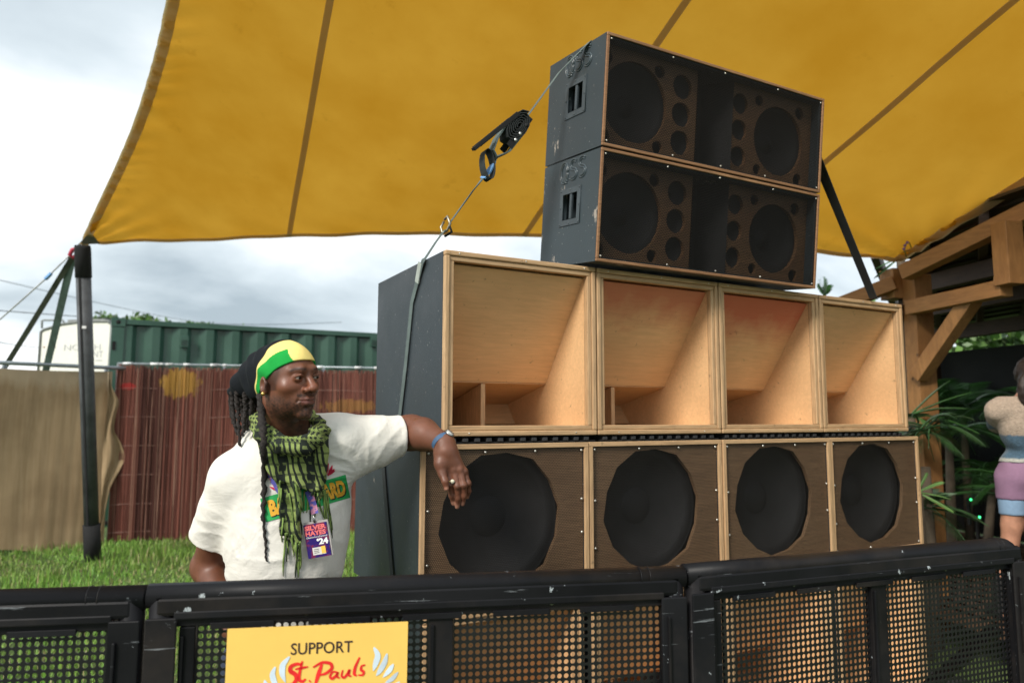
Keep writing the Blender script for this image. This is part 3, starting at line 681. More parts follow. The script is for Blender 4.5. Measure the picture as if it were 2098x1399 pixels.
# ================================================================ shade canopy
def sm_(x): return np.clip(x, 0, 1)**3
def canopy():
    P = np.array([-1.315, 6.559, 3.305]); Q = np.array([4.29, 1.213, 2.714]); e1 = Q-P; Wd = np.linalg.norm(e1); e1 /= Wd
    e2 = np.array([-.112, -.943, .315]); e2 /= np.linalg.norm(e2); n = np.cross(e1, e2); n /= np.linalg.norm(n)
    if n[2] < 0: n = -n
    bfront = None; bl = [0, 1.117, 2.01, 2.744, 3.069, 3.6, 4.15]; al = [0, .545, .949, 1.181, 1.26, 1.36, 1.42]
    ab = [0, 2.43, 2.98, 4.64, 6.02, Wd, 9.5]; bb = [0, .204, .234, .281, .216, 0, 0]
    B = 4.15
    nu, nv = 150, 90
    def cub(x, xs, ys):  # smooth interpolation
        c = np.polyfit(xs, ys, 4); return np.polyval(c, x)
    u = np.linspace(0, 1, nu)[:, None]; v = np.linspace(0, 1, nv)[None]
    b0 = v*B; aL = np.interp(b0, np.linspace(0, B, 60), np.array([cub(x, bl, al) for x in np.linspace(0, B, 60)]))
    aR = Wd+b0*.0-.0+.0*b0
    aR = Wd-.02+b0*.02
    a = aL+(aR-aL)*u
    bback = np.interp(a, np.linspace(0, Wd, 50), np.array([cub(x, ab[:6], bb[:6]) for x in np.linspace(0, Wd, 50)]))
    b = b0*(1+.38*np.clip(a/Wd-.25, 0, 1)*sm_(v))+np.maximum(bback, 0)*(1-v)  # unseen front edge lengthened towards the right, added to shade the shelter
    sag = -.10*np.sin(np.pi*np.clip(u, 0, 1))*np.sin(np.pi*v)*1.0
    edge = np.exp(-((a-aL)/.25)**2)*np.sin(b*34+3*np.sin(b*5)+a*3)*.007+np.exp(-((b-bback)/.35)**2)*np.sin((b*16+a*9))*.004
    corner = np.exp(-((a-Wd)**2+b**2)/.9)*np.sin(np.arctan2(b+.2, Wd-a+.3)*34)*.014+np.exp(-(a**2+b**2)/.6)*np.sin(np.arctan2(b+.2, a+.3)*30)*.014+np.sin(a*3.1+b*1.3)*np.sin(b*2.2+a)*.012+np.sin((a*.8+b)*7+2*np.sin(a*2))*.0016
    X = P+a[..., None]*e1+b[..., None]*e2+n*(sag*0+edge+corner)[..., None]
    r = empty('shade_canopy', P, 0, 'amber yellow fabric canopy stretched over the speakers and the left pole', 'canopy')
    t = NT('amber_canopy_fabric'); nn = t.noise(1.6, 5); st = t.noise(4, 6, .7)
    c = t.mix(t.ramp(nn, [(.3, 0.), (.7, 1.)]), (.62, .285, .020), (.74, .375, .040)); c = t.mix(t.ramp(st, [(.62, 0.), (.74, .45)]), c, (.45, .2, .01))
    wv = t.noise(420, 2, .5, t.co((1, 1, 1))); c = t.mix(t.ramp(wv, [(.3, .10), (.7, 0.)]), c, (.45, .22, .02))
    di = t.n('ShaderNodeBsdfDiffuse', {0: c}); tr = t.n('ShaderNodeBsdfTranslucent', {0: c}); mx = t.n('ShaderNodeMixShader', {0: .62, 1: di.outputs[0], 2: tr.outputs[0]}); t.l(mx.outputs[0], t.out.inputs[0])
    MB().sheet(X).build('fabric', t.m, r, world=True)
    tm = NT('canopy_seam_webbing'); di = tm.n('ShaderNodeBsdfDiffuse', {0: (.68, .55, .36, 1)}); tr = tm.n('ShaderNodeBsdfTranslucent', {0: (.80, .68, .45, 1)}); mx = tm.n('ShaderNodeMixShader', {0: .6, 1: di.outputs[0], 2: tr.outputs[0]}); tm.l(mx.outputs[0], tm.out.inputs[0])
    m_seam = tm.m
    # seams along e2 (below the fabric) and hems
    for a_, w_ in ((2.44, .045), (4.68, .042), (6.39, .04)):
        pts = []
        i = np.argmin(abs(a[:, 0]-a_))
        for j in range(nv):
            k = np.argmin(abs(a[:, j]-a_)); pts.append(X[k, j]+e1*(a_-a[k, j])-n*.004)
        MB().ribbon(pts, e1, w_, .002).build('seam', m_seam, r, world=True)
    MB().ribbon([X[0, j]+e1*.036-n*.004 for j in range(nv)], e1, .08, .003).build('hem', m_seam, r, world=True)
    MB().ribbon([X[i, 0]+e2*.02-n*.005 for i in range(nu)], e2, .045, .003).build('hem', m_seam, r, world=True)
    MB().ribbon([X[-1, j]-e1*.03-n*.006 for j in range(nv)], e1, .08, .003).build('hem', m_seam, r, world=True)
    MB().ribbon([X[i, -1]-e2*.03-n*.006 for i in range(nu)], e2, .08, .003).build('hem', m_seam, r, world=True)
    tri = [P-n*.012-e1*.05, P+e1*.24+e2*.03-n*.012, P+e1*.16+e2*.26-n*.012]
    MB().add([p for p in tri]+[p+n*.003 for p in tri], [(0, 1, 2), (5, 4, 3), (0, 3, 4, 1), (1, 4, 5, 2), (2, 5, 3, 0)]).build('corner_patch', plain('corner_patch', (.16, .15, .13), .7), r, world=True)
    return X, Q
CX, CQ = canopy()

# ================================================================ canopy pole and guys
pb = np.array([-1.045, 6.809, 0]); ptop = at(169, 503, 7.42)
m_pole = plain('weathered_dark_pole', (.065, .070, .076), .6, var=.45, scale=6)
m_pole2 = plain('black_sleeve', (.010, .010, .011), .9)
pr = empty('canopy_pole', pb, 0, 'dark leaning pole holding the left corner of the yellow canopy', 'pole')
f = lambda t: pb+(ptop-pb)*t
MB().tube([f(0), f(.12)], .082, 18).build('base_sleeve', m_pole2, pr, world=True)
MB().tube([f(.12), f(.6), f(.9)], .071, 18).build('shaft', m_pole, pr, world=True)
MB().tube([f(.90), f(.99), f(1.0)], [.078, .078, .072], 18).build('top_sleeve', m_pole2, pr, world=True)
side = np.array([.84, -.54, 0]); 
MB().ribbon([f(.12)-fw*.073, f(.9)-fw*.073], side, .02, .006).build('strip', m_pole2, pr, world=True)
MB().ribbon([f(.745)-fw*.085+side*.02, f(.745)-fw*.08+side*.06], UP, .025, .004).build('white_tape', plain('white_tape', (.7, .7, .7)), pr, world=True)
m_guy = plain('dark_olive_webbing', (.045, .055, .035), .8); m_guy2 = plain('grey_green_webbing', (.10, .15, .13), .8)
def guy(a, b, m, w, lab): 
    o = empty('guy_strap', b, 0, lab, 'strap'); MB().ribbon([a, (a+b)/2+np.array([0, 0, -.01]), b], side, w, .006).build('webbing', m, o, world=True); return o
hang = at(148, 528, 7.55)
guy(hang, at(-20, 800, 8.6), m_guy, .055, 'dark olive guy strap slanting to the far left from the pole top')
guy(hang, at(70, 860, 8.9), m_guy2, .075, 'grey green guy strap beside the pole, the steeper of the two')
rp_ = empty('guy_rope', at(-30, 640, 8.0), 0, 'thin pale rope with a blue tensioner left of the pole top', 'rope')
MB().tube([at(146, 520, 7.5), at(120, 545, 7.6), at(95, 570, 7.7), at(-40, 690, 8.3)], .008, 6).build('rope', plain('pale_rope', (.5, .5, .5)), rp_, world=True)
MB().obox(at(93, 572, 7.69), at(105, 560, 7.66), .03, .03).build('tensioner', m_blue, rp_, .004, world=True)
sh = empty('shackle', hang, 0, 'red shackle sling joining the guys to the pole top', 'shackle')
MB().tube([at(158, 510, 7.5), at(148, 512, 7.48), at(143, 522, 7.48), at(150, 528, 7.5), at(160, 520, 7.5)], .022, 8).build('sling', plain('red_sling', (.45, .03, .06)), sh, world=True)

# ================================================================ fences
def cloth_fence():
    # burlap hung on steel fence frames, left
    A0 = at(-240, 735, 7.3); A1 = np.array([-1.03, 7.93, 0]); zt = 2.10
    A0 = np.array([A0[0], A0[1], 0]); d = A1-A0; Ln = np.linalg.norm(d); d /= Ln; nrm = np.array([d[1], -d[0], 0])
    r = empty('burlap_fence', A0, 0, 'brown burlap cloth fence at the left edge behind the canopy pole', 'fence')
    nu, nv = 260, 40; u = np.linspace(0, 1.03, nu)[:, None]; v = np.linspace(0, 1, nv)[None]
    s = u*Ln
    fold = .008*np.sin(s*4.3+2.5*np.sin(s*1.7))+.003*np.sin(s*19+5*np.sin(s*2.3+1)+3*v)+.002*np.sin(s*43+6*np.sin(s*3.1)+5*v)
    fold = fold*(.25+.75*v)+.02*np.sin(v*4+s*2)
    top = zt-.015-.035*np.abs(np.sin(s*1.35))-.02*np.sin(s*.9); bot = .10+.10*np.sin(s*1.2+2.4)+.02*np.sin(s*7)
    z = top+(bot-top)*v
    X = A0+s[..., None]*d+fold[..., None]*nrm+np.zeros_like(z)[..., None]; X = X+0*z[..., None]; X = np.broadcast_to(X, z.shape+(3,)).copy(); X[..., 2] = z
    t = NT('burlap'); co = t.co((9, 9, .5)); g = t.noise(3, 5, .6, co); b = t.noise(1.2, 4)
    c = t.mix(t.ramp(g, [(.3, 0.), (.7, 1.)]), (.30, .205, .11), (.40, .285, .165)); c = t.mix(t.ramp(b, [(.4, .5), (.6, 0.)]), c, (.17, .11, .055))
    zc = t.n('ShaderNodeSeparateXYZ', {0: t.n('ShaderNodeTexCoord').outputs['Object']}).outputs[2]
    w = t.math('ADD', zc, t.math('MULTIPLY', t.math('SUBTRACT', t.noise(5, 4, .6, t.co((1.5, 1.5, .2))), .5), .35))
    c = t.mix(t.n('ShaderNodeMapRange', {0: w, 1: 1.80, 2: 1.93, 3: 0.0, 4: .6}).outputs[0], c, (.44, .35, .24))
    t.base(c); t.set(Roughness=.95); t.bump(t.noise(120, 3, .6, t.co((1, 1, .3))), .6, .003)
    MB().sheet(X).build('burlap_cloth', t.m, r, world=True)
    MB().tube([A0+np.array([0, 0, zt]), A1+d*.2+np.array([0, 0, zt-.0])], .024, 10).build('top_tube', m_gal, r, world=True)
    for k in range(3): p = A0+d*Ln*k/2; MB().tube([p, p+np.array([0, 0, zt])]-nrm*.05, .022, 8).build('post', m_gal, r, world=True)
    # ragged end curling right of the pole
    nv = 30; v = np.linspace(0, 1, nv); V = []
    for i in range(8):
        for j in range(nv):
            wv = [0, .05, .16, .12, .10, .19, .24, .17, .1, .08, .06, .03]
            ww = np.interp(v[j]*11, range(12), wv); V.append(A1+d*(.0+ww*i/7)+nrm*(.03+.03*math.sin(i*1.3+v[j]*9))+np.array([0, 0, zt-.06-v[j]*1.9]))
    MB().sheet(np.array(V).reshape(8, nv, 3)).build('burlap_flap', t.m, r, world=True)
m_gal = plain('galvanised_tube', (.34, .38, .40), .4, metal=.6, bump=.05)
cloth_fence()
def reed_fence():
    A0 = np.array([-.93, 8.02, 0]); A1 = np.array([6.2, 6.1, 0]); d = A1-A0; Ln = np.linalg.norm(d); d /= Ln; nrm = np.array([d[1], -d[0], 0]); zt = 2.16
    r = empty('reed_fence', A0, 0, 'dark red brushwood screen fence with faded yellow and red paint scribbles', 'fence')
    n = 3600; s = np.sort(RS.uniform(0, Ln, n)); V = []; Fq = []; C = []
    for i in range(n):
        p = A0+d*s[i]+nrm*(.02*math.sin(s[i]*9)+RS.uniform(-.012, .012)+.03*math.sin(s[i]*2.3)); h = zt-RS.uniform(.0, .06)-.03*abs(math.sin(s[i]*1.7)); w = RS.uniform(.002, .0048); l = RS.uniform(-.02, .02); m_ = RS.uniform(-.012, .012)
        b = len(V)
        for z, o in ((.02, 0), (h*.5, m_), (h, l)):
            q = p+d*o; V += [q+d*w+[0, 0, z], q+nrm*w+[0, 0, z], q-d*w+[0, 0, z]]
        for k in (0, 3): Fq += [(b+k, b+k+1, b+k+4, b+k+3), (b+k+1, b+k+2, b+k+5, b+k+4), (b+k+2, b+k, b+k+3, b+k+5)]
        g = RS.uniform(0, 1); gb = .5+.5*math.sin(s[i]*7+math.sin(s[i]*3)*2)
        c = np.array([.075, .020, .015])*(1-g)+np.array([.27, .095, .065])*g; c = c*(.55+.7*gb)
        if RS.rand() < .10: c = np.array([.38, .21, .15])*RS.uniform(.6, 1.1)
        C += [c]*9
    V = np.array(V, float); V0 = V.copy(); C = np.array(C)
    t = NT('reed_stems'); a = t.n('ShaderNodeVertexColor', layer_name='col').outputs[0]
    zs = t.n('ShaderNodeTexCoord').outputs['Object']; nz_ = t.noise(11, 6, .8, t.co((1.6, 1.6, .8)))
    def blob(cx, cz, rx, rz, col, base, amp):
        se = t.n('ShaderNodeSeparateXYZ', {0: zs}); 
        # coordinate along the fence
        al = t.n('ShaderNodeVectorMath', {0: t.n('ShaderNodeVectorMath', {0: zs, 1: tuple(A0)}, operation='SUBTRACT').outputs[0], 1: tuple(d)}, operation='DOT_PRODUCT').outputs['Value']
        x = t.math('DIVIDE', t.math('SUBTRACT', al, cx), rx); z = t.math('DIVIDE', t.math('SUBTRACT', se.outputs[2], cz), rz)
        q = t.math('ADD', t.math('ADD', t.math('MULTIPLY', x, x), t.math('MULTIPLY', z, z)), t.math('MULTIPLY', t.math('SUBTRACT', nz_, .5), 4.2))
        return t.mix(t.n('ShaderNodeMapRange', {0: q, 1: .75, 2: 1.0, 3: amp, 4: 0.0}).outputs[0], base, col)
    def along(px, py):
        P = onplane(px, py, A0, nrm); return (P-A0)@d, P[2]
    a1 = along(370, 785); c = blob(a1[0], a1[1], .24, .19, (.58, .34, .05), a, .6)
    a2 = along(262, 792); c = blob(a2[0], a2[1], .10, .045, (.55, .03, .03), c, .7)
    a3 = along(715, 832); c = blob(a3[0], a3[1], .36, .09, (.50, .27, .05), c, .4)
    t.base(c); t.set(Roughness=.8)
    o = np_obj('reeds', V, Fq, t.m, r, False, C); o['kind'] = 'stuff'
    # dark backing so the screen is dense, then wires and top rail
    MB().obox(A0+nrm*-.03+[0, 0, 1.05], A1-nrm*.03+[0, 0, 1.05], .01, 2.04).build('backing', plain('dark_reed_backing', (.035, .012, .010), .9), r, world=True)
    for z in (.12, .45, .8, 1.15, 1.5, 1.85):
        MB().tube([A0+d*q*Ln/40+nrm*(.028+.02*math.sin(q*Ln/40*9))+[0, 0, z+.01*math.sin(q)] for q in range(41)], .0025, 5).build('wire', plain('tie_wire', (.35, .2, .16), .6) if z < .2 else bpy.data.materials['tie_wire'], r, world=True)
    MB().tube([A0+[0, 0, zt+.0], A1+[0, 0, zt]], .013, 10).build('top_tube', m_gal, r, world=True)
    for k in range(7): p = A0+d*Ln*k/6-nrm*.06; MB().tube([p, p+[0, 0, zt]], .02, 8).build('post', m_gal, r, world=True)
    # white ties on the top tube
    for k in range(34): 
        p = A0+d*(RS.uniform(0, Ln))+[0, 0, zt]; MB().tube([p-d*.02, p+d*RS.uniform(.02, .1)], .017, 8).build('cable_tie', bpy.data.materials.get('white_tape'), r, world=True)
reed_fence()

# ================================================================ container
def container():
    A0 = np.array([-1.03, 9.462, 0]); A1 = np.array([2.777+2.0, 9.347-.06, 0]); H_ = 2.896
    A0[2] = 0; d = A1-A0; Ln = 6.06; d /= np.linalg.norm(d); bk = np.array([-d[1], d[0], 0]); Wc = 2.44; zu = np.array([0, 0, 1.])
    r = empty('shipping_container', A0, 0, 'dark green corrugated shipping container behind the reed fence', 'container')
    t = NT('green_container_paint'); n = t.noise(2, 5); c = t.mix(t.ramp(n, [(.3, 0.), (.7, 1.)]), (.022, .066, .045), (.038, .095, .066)); t.base(c); t.set(Roughness=.3); m_g = t.m
    hole = plain('container_hole_dark', (.004, .004, .004), .9, bump=0)
    # corrugated side wall: trapezoid ribs, each bay a panel
    p = .36; x = .16; k = 0
    def wall(o0, dd, nn, L0, name, z0=.16, z1=H_-.10):
        q = []; s_ = 0
        while s_ < L0:
            for a, off in ((0, 0), (.10, 0), (.10+.055, .062), (.10+.055+.10, .062), (p, 0)):
                if s_+a <= L0: q.append((s_+a, off))
            s_ += p
        P = [[o0+dd*a+nn*off+zu*z for z in (z0, z1)] for a, off in q]
        MB().sheet(np.array(P), False).build(name, m_g, r, world=True)
    wall(A0+d*.16-bk*-.02, d, bk, Ln-.32, 'corrugated_side')
    wall(A0+d*.16+bk*(Wc-.02), d, -bk, Ln-.32, 'corrugated_side')
    for e_, nn in ((0, d), (Ln, -d)):
        MB().obox(A0+d*(e_+(.05 if e_ == 0 else -.05))+bk*.16+zu*H_/2, A0+d*(e_+(.05 if e_ == 0 else -.05))+bk*(Wc-.16)+zu*H_/2, .04, H_-.2).build('end_wall', m_g, r, world=True)
        for b_ in (0, Wc):
            c0 = A0+d*(e_+(.08 if e_ == 0 else -.08))+bk*(b_+(.08 if b_ == 0 else -.08))
            MB().obox(c0+zu*.12-d*.08, c0+zu*.12+d*.08, .16, H_-.24).build('corner_post', m_g, r, world=True) if False else MB().box((-.08, -.08, 0), (.08, .08, H_-.25)).build('corner_post', m_g, r)
            o = r.children[-1] if False else bpy.context.scene.collection.objects[-1]
            o.location = tuple(c0-A0+zu*.12); o.rotation_euler[2] = math.atan2(d[1], d[0])
            for z in (0, H_-.118):
                q = MB().box((-.089, -.084, 0), (.089, .084, .118)).build('corner_casting', m_g, r); q.location = tuple(c0-A0+zu*z); q.rotation_euler[2] = math.atan2(d[1], d[0])
                if b_ == 0: q2 = MB().lathe([(.0001, -.003), (.030, -.003), (.030, .02)], (0.0, -.085, .059), n=16).build('casting_hole', hole, q)
    MB().obox(A0+d*.17+bk*.05+zu*(H_-.05), A0+d*(Ln-.17)+bk*.05+zu*(H_-.05), .08, .075).build('top_rail', m_g, r, .004, world=True)
    MB().obox(A0+d*.17+bk*(Wc-.05)+zu*(H_-.05), A0+d*(Ln-.17)+bk*(Wc-.05)+zu*(H_-.05), .08, .075).build('top_rail', m_g, r, .004, world=True)
    MB().obox(A0+d*.17+bk*.05+zu*.08, A0+d*(Ln-.17)+bk*.05+zu*.08, .08, .15).build('bottom_rail', m_g, r, .004, world=True)
    MB().obox(A0+d*.1+bk*Wc/2+zu*(H_-.05), A0+d*(Ln-.1)+bk*Wc/2+zu*(H_-.05), Wc-.12, .03).build('roof', m_g, r, world=True)
    for px in (378, 765):
        v = onplane(px, 700, A0, bk); s_ = (v-A0)@d
        c0 = A0+d*s_-bk*.018+zu*(v[2]-.0)
        MB().obox(c0-d*.055, c0+d*.055, .05, .17).build('vent', m_g, r, .008, world=True)
        for i in range(3): MB().obox(c0-d*.04-bk*.028+zu*(-.05+.03*i), c0+d*.04-bk*.028+zu*(-.05+.03*i), .006, .009).build('vent_slot', hole, r, world=True)
    v = A0+d*.03-bk*.006
    MB().obox(v+zu*2.5-d*.012, v+zu*2.5+d*.03, .01, .12).build('door_gear', hole, r, world=True)
container()

# ================================================================ white livestock trailer
def trailer():
    d0 = 13.0
    TLp = at(85, 672, d0); TRp = at(226, 662, d0-.3)
    ex = TRp-TLp; ex[2] = 0; wdt = np.linalg.norm(ex); ex /= wdt; ny = np.array([-ex[1], ex[0], 0])
    z1 = at(150, 662, d0)[2]; o = np.array([TLp[0], TLp[1], 0])
    r = empty('trailer', o, 0, 'white box trailer with grey lettering behind the burlap fence', 'trailer')
    m = plain('cream_white_paint', (.78, .77, .70), .4, var=.03)
    prof = [(0, .5), (wdt, .5), (wdt, z1-.05), (wdt*.97, z1-.01), (wdt*.6, z1+.0), (wdt*.3, z1-.04), (wdt*.04, z1-.13), (0, z1-.17)]
    mb = MB(); q = len(prof)
    mb.add([o+ex*a+np.array([0, 0, b]) for a, b in prof]+[o+ex*a+ny*4+np.array([0, 0, b]) for a, b in prof], [tuple(range(q)), tuple(range(2*q-1, q-1, -1))]+[(i, (i+1) % q, (i+1) % q+q, i+q) for i in range(q)])
    mb.build('body', m, r, world=True)
    mg = plain('trailer_trim', (.2, .21, .2), .5)
    MB().tube([o+ex*a+np.array([0, 0, b+.01])-ny*.01 for a, b in prof[2:]]+[o-ny*.01+np.array([0, 0, .6])], .022, 6).build('trim', mg, r, world=True)
    pz = lambda px, py: onplane(px, py, o-ny*.006, ny)
    def let(s, px, py, w, h):
        V, Fs = text_pts(s); V = V/V.max(0)*np.array([w, h]); P = pz(px, py)
        MB().add([P+ex*a+np.array([0, 0, b]) for a, b in V], Fs).build('lettering', mgl, r, world=True)
    mgl = plain('grey_lettering', (.45, .45, .46), .6, bump=0)
    k = d0/F_PX
    let('NORTH', 131, 718, 86*k, 12*k); let('MENT', 170, 732, 46*k, 12*k)
    P = pz(195, 738); MB().obox(P, P+ex*17*k, .004, 1.2*k).build('lettering', mgl, r, world=True)
    for px in (90, 112): 
        P = pz(px, 711); MB().obox(P-ex*.01, P+ex*.015, .01, .02).build('rivet', plain('rust_rivet', (.25, .06, .04)), r, world=True)
    for px, py in ((80, 700), (106, 700)): 
        pass
    MB().tube([pz(86, 672), pz(86, 657), pz(90, 656), pz(128, 656), pz(133, 663)], .018, 6).build('roof_rail', mg, r, world=True)
    MB().obox(o+ex*.5+ny*.2+np.array([0, 0, z1+.03]), o+ex*(wdt-.15)+ny*.2+np.array([0, 0, z1+.03]), .3, .05).build('roof_rack', mg, r, world=True)
    for a in (.25, .75):
        MB().lathe([(.0001, -.02), (.2, -.02), (.32, 0), (.34, .05), (.34, .18), (.3, .2)], (0, 0, 0), n=24).build('wheel', m_black, r)
        q_ = COL.objects[-1]; q_.location = tuple(ex*wdt*a+np.array([0, 0, .34])); q_.rotation_euler[2] = math.atan2(ex[1], ex[0])
trailer()

# ================================================================ trees behind, wires
def leafy(name, c, rad, n, seed, trunk_h, lab, cat='tree', col=(.07, .16, .035), group='trees behind the container'):
    rs = np.random.RandomState(seed); r = empty(name, (c[0], c[1], 0), 0, lab, cat, group)
    cl = rs.normal(0, .45, (26, 3)); cl /= np.maximum(1, np.linalg.norm(cl, axis=1)[:, None]); cl = cl*rad+c
    P = cl[rs.randint(0, 26, n)]+rs.normal(0, .17, (n, 3))*rad; s = rs.uniform(.06, .13, n)
    A_ = rs.normal(0, 1, (n, 3)); A_ /= np.linalg.norm(A_, axis=1)[:, None]; B_ = np.cross(A_, rs.normal(0, 1, (n, 3))); B_ /= np.linalg.norm(B_, axis=1)[:, None]
    V = np.stack([P-A_*s[:, None], P+B_*s[:, None]*.5, P+A_*s[:, None], P-B_*s[:, None]*.5], 1).reshape(-1, 3); i = np.arange(n)*4
    cc = np.array(col)*rs.uniform(.6, 1.5, (n, 1))+rs.uniform(0, .03, (n, 3))*[1, .6, 0]
    m = bpy.data.materials.get('leaf') or vcol('leaf', .5, 0, mulvar=.05)
    np_obj('crown', V, np.c_[i, i+1, i+2, i+3], m, r, False, np.repeat(cc, 4, 0))
    mb = MB(); mb.tube([(c[0], c[1], 0), (c[0]+.1, c[1], trunk_h*.6), (c[0], c[1], c[2])], [.16, .12, .05], 8)
    for k in range(6): mb.tube([(c[0], c[1], trunk_h*.6+k*.1), cl[k]], [.06, .015], 6)
    mb.build('trunk', bpy.data.materials.get('bark') or plain('bark', (.10, .075, .05), .9), r, world=True)
tl = ['pale green tree top above the left corner of the container', 'bushy tree top above the container, right of the vent', 'sparse tree top rising over the middle of the container roof', 'thin bare twiggy tree top above the container near the head of the man', 'low green tree top at the right end of the container']
for k, (px, py, rad, n) in enumerate(((265, 684, 1.0, 3500), (325, 686, .9, 2600), (402, 690, .7, 1000), (500, 698, .8, 300), (560, 706, .7, 500))):
    leafy('tree', at(px, py, 24), np.array([rad*1.25, rad*1.2, rad*.55]), n, 10+k, 2.4, tl[k])
m_wire = plain('black_wire', (.03, .03, .035), .6, bump=0)
for k, (a, b, lab) in enumerate((((-60, 632, 18), (700, 660, 40), 'highest thin overhead wire behind the pole'), ((-60, 690, 16), (160, 703, 40), 'lowest thin overhead wire left of the trailer'), ((-60, 560, 22), (500, 672, 60), 'faint steep overhead wire across the left sky'))):
    A_, B_ = at(*a), at(*b); o = empty('overhead_wire', A_, 0, lab, 'wire', 'overhead wires')
    MB().tube([A_+(B_-A_)*q/10+np.array([0, 0, -.25*math.sin(math.pi*q/10)]) for q in range(11)], .012, 5).build('wire', m_wire, o, world=True)
# ================================================================ implicit surfaces
def snet(f, lo, hi, h):
    lo = np.array(lo, float); hi = np.array(hi, float); n = np.maximum(4, np.ceil((hi-lo)/h).astype(int)+1)
    ax = [lo[i]+h*np.arange(n[i]) for i in range(3)]
    X, Y, Z = np.meshgrid(*ax, indexing='ij'); P = np.stack([X, Y, Z], -1).astype(np.float32)
    v = f(P).astype(np.float32); s = v < 0
    cs = np.zeros(tuple(n-1), int)
    cor = [(i, j, k) for i in (0, 1) for j in (0, 1) for k in (0, 1)]
    sl = lambda c: tuple(slice(c[a], n[a]-1+c[a]) for a in range(3))
    for c in cor: cs += s[sl(c)]
    act = (cs > 0) & (cs < 8); idx = -np.ones(act.shape, int); ids = np.argwhere(act); idx[act] = np.arange(len(ids))
    acc = np.zeros((len(ids), 3)); cnt = np.zeros(len(ids))
    cv = {c: v[sl(c)][act] for c in cor}
    for c in cor:
        for a in range(3):
            if c[a] == 0:
                d = list(c); d[a] = 1; d = tuple(d); a0, a1 = cv[c], cv[d]; m = (a0 < 0) != (a1 < 0)
                t = np.where(m, a0/np.where(m, a0-a1, 1), 0); p = np.tile(np.array(c, float), (len(ids), 1)); p[:, a] += t
                acc[m] += p[m]; cnt[m] += 1
    V = lo+(ids+acc/np.maximum(cnt, 1)[:, None])*h
    Q = []
    for a in range(3):
        b, c = (a+1) % 3, (a+2) % 3
        r = [slice(None)]*3; r2 = [slice(None)]*3; r[a] = slice(0, n[a]-1); r2[a] = slice(1, n[a])
        s0, s1 = s[tuple(r)], s[tuple(r2)]
        ch = np.argwhere(s0 != s1); ch = ch[(ch[:, b] > 0) & (ch[:, c] > 0) & (ch[:, b] < n[b]-1) & (ch[:, c] < n[c]-1)]
        fl = s0[tuple(ch.T)]
        def g(db, dc):
            q = ch.copy(); q[:, b] += db; q[:, c] += dc; return idx[tuple(q.T)]
        q = np.stack([g(-1, -1), g(0, -1), g(0, 0), g(-1, 0)], 1); q[~fl] = q[~fl][:, ::-1]; Q.append(q[(q >= 0).all(1)])
    return V, np.concatenate(Q)
def smin(a, b, k):
    h = np.clip(.5+.5*(b-a)/k, 0, 1); return b+(a-b)*h-k*h*(1-h)
def smax(a, b, k): return -smin(-a, -b, k)
nrm_ = lambda q: np.sqrt((q*q).sum(-1))
def ell(P, c, r, Rm=None):
    q = P-np.array(c, np.float32)
    if Rm is not None: q = q @ np.array(Rm, np.float32)
    r = np.array(r, np.float32); k0 = nrm_(q/r); k1 = nrm_(q/(r*r)); return k0*(k0-1)/np.maximum(k1, 1e-6)
def cap(P, a, b, ra, rb=None):
    rb = ra if rb is None else rb; a = np.array(a, np.float32); b = np.array(b, np.float32); ab = b-a; h = np.clip(((P-a)@ab)/(ab@ab), 0, 1)
    return nrm_(P-a-h[..., None]*ab)-(ra+(rb-ra)*h)
def chain(P, pts, rs, k):
    d = None
    for i in range(len(pts)-1):
        e = cap(P, pts[i], pts[i+1], rs[i], rs[i+1]); d = e if d is None else smin(d, e, k)
    return d
def merge(*ms):
    V = []; Q = []; b = 0
    for v, q in ms: V.append(v); Q.append(q+b); b += len(v)
    return np.concatenate(V), np.concatenate(Q)
def sm(x, a, b): t = np.clip((x-a)/(b-a), 0, 1); return t*t*(3-2*t)
def vn(P, s, seed=0):
    """cheap smooth noise from warped sines, about -1..1"""
    x, y, z = [P[..., i]*s for i in range(3)]
    return (np.sin(x*1.7+seed+2*np.sin(y*1.3+seed*2))+np.sin(y*2.1+1.3*seed+2*np.sin(z*1.1+seed))+np.sin(z*1.9+seed*.7+2*np.sin(x*1.5)))/3

# ================================================================ the man
fh = np.array([fw[0], fw[1], 0]); fh /= np.linalg.norm(fh); rh = np.array([fh[1], -fh[0], 0]); zu = np.array([0, 0, 1.])
man = empty('person', (at(590, 853, 2.1)[0], at(590, 853, 2.1)[1], 0), 0, 'man in cream T-shirt and tricolour headwrap leaning his arm on the bass cabinet', 'person')
SKIN = np.array([.165, .062, .034])
def frame(yaw, pitch=0, roll=0):
    """columns: face-left?, forward, up in world. yaw 0 looks at the camera, + turns to picture right"""
    f0 = -fh*math.cos(yaw)+rh*math.sin(yaw); x = np.cross(f0, zu)  # x = the person's right... f0 x up
    f1 = f0*math.cos(pitch)+zu*math.sin(pitch); u1 = np.cross(x, f1)
    x2 = x*math.cos(roll)+u1*math.sin(roll); u2 = -x*math.sin(roll)+u1*math.cos(roll)
    return np.stack([x2, f1, u2], 1)          # world = O + Fm @ local
HF = frame(R_(58), R_(-1), R_(-4))*.955; HO = at(588, 774, 2.02)
def toh(P): return (P-HO.astype(np.float32)) @ (HF/.955**2).astype(np.float32)
